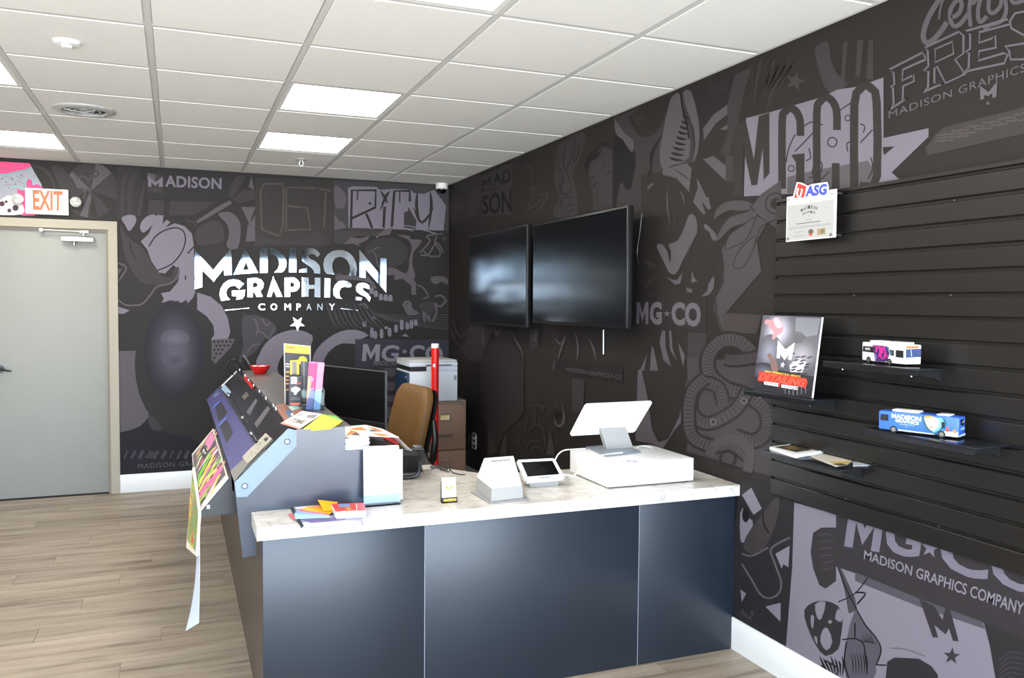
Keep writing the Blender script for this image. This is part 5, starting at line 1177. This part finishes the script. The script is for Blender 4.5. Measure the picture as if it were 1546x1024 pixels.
bm = bmesh.new(); c = V(-.415, 3.977, ZC-.002); lathe(bm, [(0, -.028), (.018, -.027), (.022, -.018), (.046, -.014), (.054, -.004), (.054, .0), (0, 0)], c, 28)
o = recenter(obj('smoke_detector', bm, WPL, smooth=True)); tag(o, 'small round white detector on a tile at the upper left of the ceiling', 'detector')
c = V(.885, 6.527, ZC-.002); sp = thing('sprinkler', 'tiny ceiling sprinkler head hanging near the back wall', 'sprinkler', c)
bm = bmesh.new(); lathe(bm, [(0, 0), (.04, 0), (.038, -.006), (.012, -.008), (0, -.008)], c, 20); obj('flange', bm, MATS['vent_white'], sp, smooth=True)
bm = bmesh.new(); tube(bm, [c+V(-.006, 0, -.008), c+V(-.016, 0, -.03), c+V(-.008, 0, -.052), c+V(.008, 0, -.052), c+V(.016, 0, -.03), c+V(.006, 0, -.008)], .004, 8); lathe(bm, [(0, -.056), (.016, -.056), (.016, -.053), (0, -.053)], c, 12); obj('head', bm, WPL, sp, smooth=True)
c = V(2.238, 7.335, ZC-.001); dc = thing('dome_camera', 'white security camera with black dome in the ceiling corner', 'camera', c)
bm = bmesh.new(); lathe(bm, [(0, 0), (.055, 0), (.055, -.045), (.048, -.052), (0, -.052)], c, 28); obj('housing', bm, WPL, dc, smooth=True)
bm = bmesh.new(); lathe(bm, [(.042, -.052), (.040, -.068), (.028, -.085), (.012, -.092), (0, -.093)], c, 24); obj('dome', bm, BLACKG, dc, smooth=True)

# ------------------------------------------------------------------ chrome lettering
sg = thing('wall_lettering', 'polished chrome company name lettering with a star on the back wall', 'lettering', at(438, 430, 1, YB))
YL = YB-.024
def glyph(pts, holes=(), o=(285, 360), s=6.827, name='letter'):
    f = lambda L: [V(*at(o[0]+x/s, o[1]+y/s, 1, YL)) for x, y in L]
    bm = bmesh.new(); prism_h(bm, [f(P(pts))]+[f(P(h)) for h in holes], (0, .016, 0)); return obj(name, bm, CHROME, sg)
def sm(s_, k=3): return ' '.join('%f,%f' % p for p in smooth2(P(s_), k))
L2 = (435, 360)
glyph('62,118 252,327 440,98 443,378 365,382 362,312 257,448 140,330 140,502 62,525')
glyph('585,105 715,355 460,375', ['590,245 622,322 558,325'])
glyph('733,98 815,98 812,355 733,358'); glyph('835,98 890,102 945,132 990,182 1008,240 1005,290 985,330 960,351 880,353 915,318 932,275 930,235 912,198 880,172 835,163')
glyph('12,98 88,98 86,350 8,350', o=L2)
glyph('205,98 260,101 300,122 330,165 300,195 275,170 245,160 218,168 210,188 225,208 280,235 318,270 331,310 332,365 268,360 262,330 235,300 180,265 145,230 130,185 143,135 170,108', o=L2); glyph('115,325 195,305 198,355 112,350', o=L2)
glyph('395,365 372,330 362,265 375,205 410,160 460,130 520,119 580,125 635,152 675,195 700,250 708,315 700,384 625,386 640,330 635,280 612,230 570,200 525,190 485,205 460,245 455,290 462,335 480,376', o=L2)
glyph('735,115 948,372 950,200 1015,205 1012,562 800,322 800,410 735,402', o=L2)
glyph('570,468 525,432 470,420 410,430 360,465 328,520 316,580 335,645 425,632 395,600 385,560 395,520 430,492 480,488 520,525'); glyph('445,540 580,530 575,590 550,628 490,632 498,600 445,592')
glyph('603,412 700,405 748,424 772,462 768,508 738,545 762,600 700,606 676,556 660,556 660,606 605,606', ['660,458 696,455 714,478 700,504 660,508']); glyph('870,388 965,602 905,603 872,530 850,602 806,603')
glyph('-39,405 60,403 100,425 120,465 115,510 90,540 55,550 20,552 20,602 -37,602', ['22,455 50,455 66,475 58,500 22,502'], o=L2)
glyph('140,403 212,403 212,480 275,480 275,405 333,405 333,610 272,606 272,520 212,520 210,602 140,600', o=L2); glyph('375,408 438,412 432,610 372,610', o=L2)
glyph('655,500 655,470 620,445 570,433 520,442 480,480 462,530 468,590 500,618 560,625 535,600 528,555 545,515 580,500 620,508', o=L2)
glyph('838,528 842,490 810,464 765,455 720,465 692,500 700,545 745,580 795,602 838,655 852,612 825,570 780,538 765,515 790,510', o=L2); glyph('692,600 765,612 750,642 692,636', o=L2)
for ch_, x0, x1 in (('C', 390, 400), ('O', 408.5, 418.5), ('M', 429.5, 439), ('P', 447.5, 454), ('A', 462.5, 470.5), ('N', 479, 487), ('Y', 496.5, 506)):
    vs, tr = text_tris(ch_, .015); bm = bmesh.new()
    fr_ = [bm.verts.new(at(x0+(x1-x0)*u, 468.5-10*v, 1, YL)) for u, v in vs]; 
    fs = []
    for t_ in tr:
        try: fs.append(bm.faces.new([fr_[i] for i in t_]))
        except ValueError: pass
    e = bmesh.ops.extrude_face_region(bm, geom=fs); bmesh.ops.translate(bm, verts=[v for v in e['geom'] if isinstance(v, bmesh.types.BMVert)], vec=(0, .012, 0))
    obj('letter', bm, CHROME, sg)
glyph('372,738 620,716 622,722 375,745', name='rule'); glyph('540,720 720,738 718,746 542,727', o=L2, name='rule')
glyph(' '.join('%f,%f' % (97+(78 if k % 2 == 0 else 30)*math.sin(PI*k/5+PI), 878-(78 if k % 2 == 0 else 30)*math.cos(PI*k/5+PI)) for k in range(10)), o=L2, name='star')

# ------------------------------------------------------------------ televisions on the right wall
TVX = 2.185; TVM = mat('tv_glass', (7, 10, 14), .16, spec=.35)
for lab, a, b, zt, zb2 in (('large wall television on the right wall, nearer the back corner', 6.40, 5.20, 2.09, 1.395), ('large wall television on the right wall, closer to the slatwall and shelves', 5.10, 3.85, 2.075, 1.43)):
    t = thing('television', lab, 'television', (TVX, (a+b)/2, zb2))
    B('bezel', (TVX, TVX+.035, b, a, zb2, zt), BLACKM, t, bev=.004)
    B('screen', (TVX-.0015, TVX-.0002, b+.012, a-.012, zb2+.018, zt-.012), TVM, t)
    B('rear_housing', (TVX+.0352, TVX+.075, b+.2, a-.2, zb2+.08, zt-.12), BLACKM, t, bev=.005)
    B('wall_bracket', (TVX+.0752, XW-.013, (a+b)/2-.2, (a+b)/2+.2, zb2+.2, zt-.2), BLACKM, t)
p0, p1 = at(911, 498, 0, XW-.018), at(911, 535, 0, XW-.018); bm = bmesh.new(); tube(bm, [p0, p1], .004, 8); o = recenter(obj('tv_cable', bm, WC, smooth=True)); tag(o, 'short white cable hanging below the nearer television', 'cable')
p0, p1 = at(952, 322, 0, XW-.015), at(956, 410, 0, XW-.015); bm = bmesh.new(); tube(bm, [at(x, y, 0, XW-.018) for x, y in smooth2(P('969,322 966,350 962,380 964,400'), 4, False)], .004, 8); o = recenter(obj('tv_cable', bm, BLACKM, smooth=True)); tag(o, 'thin black cable on the wall right of the nearer television', 'cable')

# ------------------------------------------------------------------ slatwall
SX = XW-.020; sl = thing('slatwall', 'dark brown-black slatwall panel of horizontal slats on the right wall', 'slatwall', (XW, 1.6, .766))
me_s = None
for k in range(16):
    z = .766+.0762*k; bm = bmesh.new()
    y0s = .35
    prism(bm, [V(x, y0s, q) for x, q in ((XW-.0075, 0), (SX+.003, 0), (SX, .003), (SX, .062), (SX+.003, .0655), (SX+.014, .0665), (SX+.013, .076), (XW-.0075, .076))], (0, 2.843-y0s, 0))
    if me_s is None: o = obj('slat', bm, BLACKS, sl); me_s = o.data
    else:
        bm.free(); o = obj('slat', me_s, None, sl)
    o.location = (0, 0, z)
B('top_trim', (XW-.022, XW-.0075, .35, 2.843, .766+.0762*16, .766+.0762*16+.012), BLACKS, sl)
for px, py in P('1441,303 1290,446 1436,446 1277,753 1418,795'):
    p = at(px, py, 0, SX+.012); bm = bmesh.new(); lathe(bm, [(0, .004), (.004, .003), (.005, 0), (0, 0)], p, 10, Matrix.Rotation(-PI/2, 3, 'Y').to_4x4()); obj('screw', bm, mat('screw_dull', (96, 88, 80), .35, metal=.7), sl, smooth=True)
SHM = mat('shelf_black', (20, 22, 26), .22, spec=.6)
def shelf(label, y0, y1, z, depth):
    t = thing('shelf', label, 'shelf', (SX, (y0+y1)/2, z)); x0 = SX-depth
    B('board', (x0, SX-.001, y0, y1, z-.006, z), SHM, t, bev=.001)
    B('front_lip', (x0, x0+.004, y0, y1, z-.022, z-.0062), SHM, t)
    for y in (y0+.05, y1-.06):
        bm = bmesh.new(); prism(bm, [V(SX-.001, y, z-.007), V(x0+.03, y, z-.007), V(x0+.03, y, z-.018), V(SX-.03, y, z-.038), V(SX-.001, y, z-.05)], (0, .012, 0)); bk_ = obj('bracket', bm, BLACKM, t)
        bm = bmesh.new(); cyl(bm, V(x0+.04, y+.006, z-.03), V(x0+.04, y+.006, z-.007), .003, 8); obj('bracket_pin', bm, STEEL, bk_, smooth=True)
    return t
shelf('small black shelf holding the detailing poster, furthest along the slatwall', 2.43, 2.83, 1.214, .155)
shelf('upper small black shelf carrying the white model bus', 1.96, 2.37, 1.363, .165)
shelf('small black shelf carrying the blue model bus', 1.74, 2.16, 1.152, .175)
shelf('lowest small black shelf holding magazines on the slatwall', 2.29, 2.72, .981, .145)

# poster on its shelf
c4 = [at(1152, 476, 0, 2.245), at(1241, 479, 0, 2.245), at(1225.5, 601, 0, 2.18), at(1136.5, 588, 0, 2.18)]
zb3 = 1.2155; dzz = zb3-min(c4[2][2], c4[3][2])
pt = thing('detailing_poster', 'glossy dark poster board with a white M and red lettering on its shelf', 'poster', (c4[2]+c4[3])/2)
n = nrm(c4); n = n if n[0] < 0 else -n
bm = bmesh.new(); prism(bm, c4, -n*.008); obj('board', bm, mat('board_edge_white', (235, 235, 235), .5), pt)
f = bil([v+n*.0003 for v in c4])
g = Print(lambda x, y: f(min(max(x, 0), 1), min(max(y, 0), 1)), n, step=.00002)
def HX(s_):   # coordinates read from the enlarged crop of the poster (896 x 1024, origin 1125,460, scale 6.4) to board u,v
    out = []
    for x, y in (P(s_) if isinstance(s_, str) else s_):
        v = (y-105)/(815-105+ (x-70)*.10); xl = 175-(175-70)*v; xr = 745-(745-640)*v; out.append(((x-xl)/(xr-xl), v))
    return out
g.poly([(0, 0), (1, 0), (1, 1), (0, 1)], (74, 74, 84))
g.soft(.30, .2, .30, .28, (196, 196, 216), (74, 74, 84)); g.soft(.2, .5, .22, .25, (130, 132, 150), (74, 74, 84)); g.soft(.75, .5, .3, .22, (150, 146, 158), (74, 74, 84))
g.poly([(0, .68), (1, .74), (1, 1), (0, 1)], (34, 33, 40)); g.soft(.15, .75, .25, .12, (90, 92, 108), (44, 43, 52))
g.poly(HX('505,120 735,120 700,280 600,300 560,260 500,250'), (110, 112, 122)); 
g.poly(HX('195,165 215,145 260,150 320,120 360,150 385,220 370,270 320,300 290,340 270,320 285,260 240,230 230,190 200,195'), (228, 130, 140), sm=2); g.poly(HX('285,140 330,125 375,200 340,230 300,200'), (240, 176, 188), sm=2)
g.poly(HX('480,290 560,280 600,300 560,360 490,370'), (62, 62, 70))
g.poly(HX('440,580 520,500 600,540 560,640 450,640'), (190, 188, 200)); 
for k in range(14): a = 440+(k*47) % 170; b = 470+(k*31) % 190; g.poly(HX([(a, b), (a+45, b-14), (a+60, b-6), (a+20, b+10)]), (40, 40, 46))
g.poly(HX('220,490 255,470 290,530 320,560 330,640 270,640 250,540'), (120, 92, 88), sm=2)
g.poly(HX('330,345 405,430 495,360 460,528 428,520 440,470 395,530 352,475 348,518 318,512'), (246, 246, 246))
q = HX([(376, 576)])[0]; g.star(q[0], q[1], .042, (240, 240, 240), .1)
g.text('NOW OFFERING FULL SERVICE', HX('200,632 545,672 542,692 200,652'), (236, 200, 60), .02)
g.poly(HX('140,645 600,695 608,735 585,790 540,770 125,735'), (216, 46, 34), sm=0)
g.text('DETAILING', HX('150,655 598,705 580,778 130,722'), (250, 90, 66), .03, shear=.3); 
g.poly(HX('190,738 335,750 330,782 190,765'), (240, 240, 240)); g.poly(HX('365,760 522,775 518,806 362,788'), (240, 240, 240)); g.text('INTERIOR', HX('198,743 328,755 325,776 197,763'), (40, 40, 46), .02); g.text('EXTERIOR', HX('372,766 515,780 512,801 370,784'), (40, 40, 46), .02); g.stroke(HX('360,745 335,785'), .02, (216, 46, 34), sm=0)
for k in range(24): q = HX([(400+(k % 6)*38, 812+(k//6)*18-(k % 6)*8)])[0]; g.disc(q[0], q[1], .012, (100, 100, 112), n=6)
g.build('print', GLOSS, pt)

# plaque with standoffs and topper
c4 = [at(1188, 297.5, 0, 2.268), at(1262, 287.5, 0, 2.268), at(1260.5, 358, 0, 2.268), at(1187.5, 364, 0, 2.268)]
c4 = [V(2.268, c4[0][1], 1.992), V(2.268, c4[1][1], 1.992), V(2.268, c4[1][1], 1.814), V(2.268, c4[0][1], 1.814)]
pq = thing('certificate_plaque', 'white acrylic certificate plaque mounted at the top left of the slatwall', 'plaque', (c4[2]+c4[3])/2)
bm = bmesh.new(); prism(bm, c4, (.006, 0, 0)); obj('panel', bm, WPL, pq)
f = bil([v+V(-.0003, 0, 0) for v in c4]); g = Print(lambda u, v: f(u, v), (-1, 0, 0)); GY_ = (90, 88, 88)
g.poly([(.02, .2), (.98, .2), (.98, .98), (.02, .98)], (172, 172, 170))
for k, ch_ in enumerate('MADISON'): dy = -.045*math.sin(PI*k/6); g.text(ch_, [(.31+.05*k, .285+dy+.02), (.35+.05*k, .285+dy+.02), (.35+.05*k, .375+dy), (.31+.05*k, .375+dy)], (20, 20, 22), .02)
for k, ch_ in enumerate('GRAPHICS'): dy = -.03*math.sin(PI*k/7); g.text(ch_, [(.345+.034*k, .405+dy), (.372+.034*k, .405+dy), (.372+.034*k, .455+dy), (.345+.034*k, .455+dy)], (24, 24, 26), .02)
g.star(.48, .49, .015, GY_)
for x0, x1, v, w in ((.42, .55, .57, .006), (.22, .72, .63, .014), (.08, .92, .70, .005), (.06, .90, .725, .005), (.18, .36, .81, .006), (.15, .40, .9, .006)): g.stroke([(x0, v), (x1, v)], w, (70, 68, 66), sm=0)
g.disc(.53, .83, .055, (96, 84, 78), n=14); g.poly([(.49, .87), (.57, .87), (.55, .92), (.5, .92)], (200, 70, 60)); g.poly([(.66, .79), (.82, .78), (.82, .92), (.66, .92)], (150, 130, 100)); g.disc(.76, .85, .04, (110, 100, 84), n=12)
g.build('print', PRINT, pq)
for u, v in ((.05, .07), (.93, .07), (.05, .94), (.93, .94)):
    p = bil(c4)(u, v); bm = bmesh.new(); tube(bm, [p+V(-.004, 0, 0), p+V(.0, 0, 0)], .006, 12); tube(bm, [p+V(.0062, 0, 0), V(SX-.0005 if v < 1 else 0, p[1], p[2])], .005, 12); obj('standoff', bm, STEEL, pq, smooth=True)
cut = thing('letter_topper', 'red and blue cut-out letters standing on the top edge of the white plaque', 'sign', at(1222, 292, 0, 2.266))
xs = 2.262
ol = [at(px, py, 0, xs) for px, py in P('1196,301 1203,275 1210,276 1219,281 1226,278 1236,276.5 1248,275 1250,282 1250,289 1262,287.5 1262,291 1198,303')]
bm = bmesh.new(); prism(bm, ol, (.004, 0, 0)); obj('backing', bm, WPL, cut)
g = Print(lambda px, py: at(px, py, 0, xs-.0003), (-1, 0, 0)); g.poly('1199,299 1205,276.5 1217.5,281.5 1214,298', (220, 50, 44)); g.stroke('1205.5,284 1203.5,293 1206,297 1209,295 1211,285', 2.2, (245, 245, 245)); g.text('ASG', '1217,281 1249,277 1248,294 1215.5,297.5', (56, 74, 180), .05); g.build('letters', PRINT, cut)

# magazines on the low shelf
zs = .9815
m1 = thing('magazine', 'white magazine with curled edge at the far end of the lowest shelf', 'magazine', at(1200, 682, 2, zs))
Q = [at(*q, 2, zs+.012) for q in ((1162, 674.5), (1201, 669), (1243, 681), (1202, 687.5))]
bm = bmesh.new(); prism(bm, [V(v[0], v[1], zs) for v in Q], (0, 0, .011)); obj('pages', bm, PAPERW, m1)
a, b = Q[3]+V(0, 0, -.004), Q[2]+V(0, 0, -.004); bm = bmesh.new(); tube(bm, [a, b], .007, 10); obj('curled_edge', bm, PAPERW, m1, smooth=True)
g = Print(lambda px, py: at(px, py, 2, zs+.0112), (0, 0, 1)); g.poly('1169,675 1200,671 1226,679.5 1202,683', (62, 54, 44)); g.poly('1184,675 1199,673 1206,678 1190,680', (120, 96, 52)); g.build('cover_print', PRINT, m1)
m2 = flatthing('leaflet', '1222,689 1246,686 1287,697.5 1278,703 1262,705', zs+.0005, .003, mat('leaflet_cream', (222, 214, 200), .5), 'cream leaflet with yellow band in the middle of the lowest shelf', 'leaflet')
g = Print(lambda px, py: at(px, py, 2, zs+.0036), (0, 0, 1)); g.poly('1243,695 1252,697 1286,697 1282,700 1262,700', (222, 188, 70)); g.poly('1256,701 1270,699.5 1282,702.5 1268,704', (110, 92, 50)); g.build('cover_print', PRINT, m2)
m3 = flatthing('leaflet', '1287,698.5 1302,697.5 1316,703.5 1288,704.5', zs+.0005, .003, mat('leaflet_grey', (190, 192, 196), .5), 'small grey and white leaflet at the near end of the lowest shelf', 'leaflet')

# model buses
def bus(label, Rp, Fp, z, width, h, side_fn, front_fn, units, rubber=True):
    R_, F_ = V(Rp[0], Rp[1], z), V(Fp[0], Fp[1], z); u = (F_-R_); L = u.length; u.normalize(); w = V(-u[1], u[0], 0); w = w if w[0] > 0 else -w
    M = Matrix.Translation(R_) @ Matrix((u, w, V(0, 0, 1))).transposed().to_4x4()
    t = thing('model_bus', label, 'model bus', R_+u*L/2+w*width/2); hb = .008
    body = bmesh.new(); box(body, 0, L, 0, width, hb, h, M=M, bev=.004); 
    obj('body', body, units[0], t, smooth=True)
    for a, b, hh in units[1]:
        bm = bmesh.new(); box(bm, a*L, b*L, width*.15, width*.85, h+.0002, h+hh, M=M, bev=.002); obj('roof_unit', bm, WPL, t, smooth=True)
    for a in units[2]:
        for s_, y in (((-.001), -.001), (1, width-.007)):
            c = M @ V(a*L, y, .0115); c2 = M @ V(a*L, y+.008, .0115); bm = bmesh.new(); tube(bm, [c, c2], .0110, 18); wh = obj('wheel', bm, mat('tyre', (22, 22, 22), .6), t, smooth=True)
            if s_ != 1: bm = bmesh.new(); tube(bm, [M @ V(a*L, -.0018, .0115), M @ V(a*L, -.0011, .0115)], .0068, 14); obj('hub', bm, STEEL, wh, smooth=True)
    n = -w; g = Print(lambda a, b: M @ V(a*L, -.0002, hb+(h-hb)*(1-b)), n, step=.00002, d0=.0003); side_fn(g); g.build('side_print', PRINT, t)
    g = Print(lambda a, b: M @ V(L+.0002, a*width, hb+(h-hb)*(1-b)), u, step=.00002, d0=.0003) if front_fn[1] else Print(lambda a, b: M @ V(-.0002, a*width, hb+(h-hb)*(1-b)), -u, step=.00002, d0=.0003)
    front_fn[0](g); g.build('end_print', PRINT, t)
    return t
BW_ = mat('bus_white', (240, 240, 238), .25); BB_ = mat('bus_blue', (58, 104, 206), .3)
def side1(g):
    g.poly([(.03, .22), (.28, .22), (.30, .55), (.02, .52)], (20, 20, 24)); g.poly([(.08, .30), (.2, .30), (.2, .42), (.08, .42)], (176, 176, 170))
    g.poly([(.27, .12), (.60, .14), (.66, .5), (.62, .9), (.55, .97), (.33, .97), (.30, .6)], (66, 34, 96)); g.poly([(.5, .14), (.66, .2), (.62, .35), (.55, .3)], (24, 70, 130))
    MG = (222, 40, 140)
    for s_ in ([(.25, .2), (.32, .14), (.36, .3), (.34, .5)], [(.38, .2), (.42, .2), (.44, .5), (.40, .75)], [(.44, .2), (.48, .55), (.50, .2)], [(.54, .15), (.56, .5), (.62, .72)], [(.44, .5), (.48, .8), (.54, .78), (.56, .5)], [(.36, .28), (.46, .2), (.52, .3)]): g.stroke(s_, .03, MG)
    g.poly([(.32, .6), (.35, .6), (.36, .9), (.33, .9)], (130, 110, 190)); g.poly([(.64, .3), (.76, .32), (.76, .62), (.68, .6)], (34, 44, 48)); g.poly([(.66, .36), (.71, .36), (.71, .6), (.67, .6)], (70, 120, 130))
    g.poly([(.80, .30), (.97, .30), (.97, .68), (.80, .66)], (18, 22, 24)); g.poly([(.76, .3), (.80, .3), (.80, .98), (.76, .98)], (226, 220, 220))
    g.poly([(.72, .12), (.84, .13), (.84, .17), (.72, .16)], (226, 200, 200))
def front1(g):
    g.poly([(.04, .22), (.96, .20), (.98, .62), (.04, .66)], (52, 66, 104)); g.poly([(.06, .07), (.84, .06), (.84, .18), (.06, .2)], (232, 110, 60)); g.stroke([(.35, .25), (.4, .6)], .06, (150, 160, 180), sm=0); g.stroke([(.2, .78), (.75, .77)], .03, (196, 206, 224), sm=0)
bz = 1.3636
bus('white model bus with magenta graffiti wrap on the upper shelf', at(1301, 545, 0, 2.215), at(1366, 549, 0, 2.185), bz, .062, .072, side1, (front1, True), (BW_, [(.13, .38, .007), (.46, .90, .007)], (.17, .66)))
def side2(g):
    # a runs from the nearer rear end (0) to the far front end (1); mirrored so that the words read right
    q = lambda L: [(1-x, y) for x, y in L]
    g.poly(q([(.03, .18), (.13, .18), (.13, .52), (.02, .52)]), (22, 22, 26))
    W_ = (238, 242, 250)
    g.text('MADISON', q([(.17, .10), (.545, .14), (.54, .40), (.17, .34)]), W_, .03); g.text('GRAPHICS', q([(.22, .38), (.52, .42), (.515, .58), (.22, .53)]), W_, .03); g.text('COMPANY', q([(.27, .61), (.47, .63), (.47, .66), (.27, .64)]), W_, .01); g.star(1-.365, .76, .014, W_)
    g.poly(q([(.26, .92), (.68, .95), (.72, 1.0), (.26, .99)]), (226, 230, 240)); g.poly(q([(.83, .76), (.995, .74), (.995, 1.0), (.83, 1.0)]), (240, 240, 240)); g.text('MG', q([(.86, .82), (.9, .82), (.9, .88), (.86, .88)]), (40, 40, 50), .03)
    g.poly(q([(.56, .06), (.84, .10), (.86, .4), (.78, .8), (.72, .98), (.62, .8), (.57, .5)]), (36, 92, 108)); g.poly(q([(.60, .1), (.80, .1), (.83, .35), (.76, .75), (.70, .9), (.66, .6), (.78, .3)]), (110, 190, 200), sm=0)
    g.poly(q([(.585, .12), (.64, .06), (.72, .10), (.765, .28), (.76, .5), (.72, .72), (.68, .8), (.635, .66), (.60, .4)]), (240, 196, 160), sm=2); g.poly(q([(.585, .1), (.65, .04), (.72, .09), (.66, .12), (.61, .2)]), (232, 140, 60))
    g.stroke(q([(.62, .33), (.64, .31), (.655, .34)]), .015, (60, 50, 50)); g.stroke(q([(.69, .28), (.715, .27), (.73, .31)]), .015, (60, 50, 50)); g.poly(q([(.655, .6), (.675, .58), (.69, .62), (.67, .66)]), (200, 40, 50))
    g.poly(q([(.79, .30), (.83, .28), (.84, .6), (.80, .62)]), (24, 24, 30)); g.poly(q([(.85, .55), (.875, .50), (.89, .78), (.85, .78)]), (206, 80, 50), sm=0); g.poly(q([(.93, .66), (.955, .6), (.98, .80), (.93, .8)]), (226, 130, 80))
def rear2(g):
    g.poly([(.2, .12), (.8, .14), (.8, .45), (.25, .42)], (20, 26, 40)); g.stroke([(.3, .65), (.55, .6), (.85, .62)], .1, (170, 200, 240)); g.poly([(0, .9), (1, .88), (1, 1), (0, 1)], (200, 214, 236)); g.stroke([(.5, .3), (.8, .2)], .06, (190, 200, 220), sm=0)
Fp = at(1326, 651, 2, 1.1526); Rp = at(1447, 664.5, 2, 1.1526)
bus('blue model bus with white lettering and a pop art face on its side', Rp, Fp, 1.1526, .062, .068, side2, (rear2, False), (BB_, [(.12, .28, .005), (.50, .84, .007)], (.20, .80)))
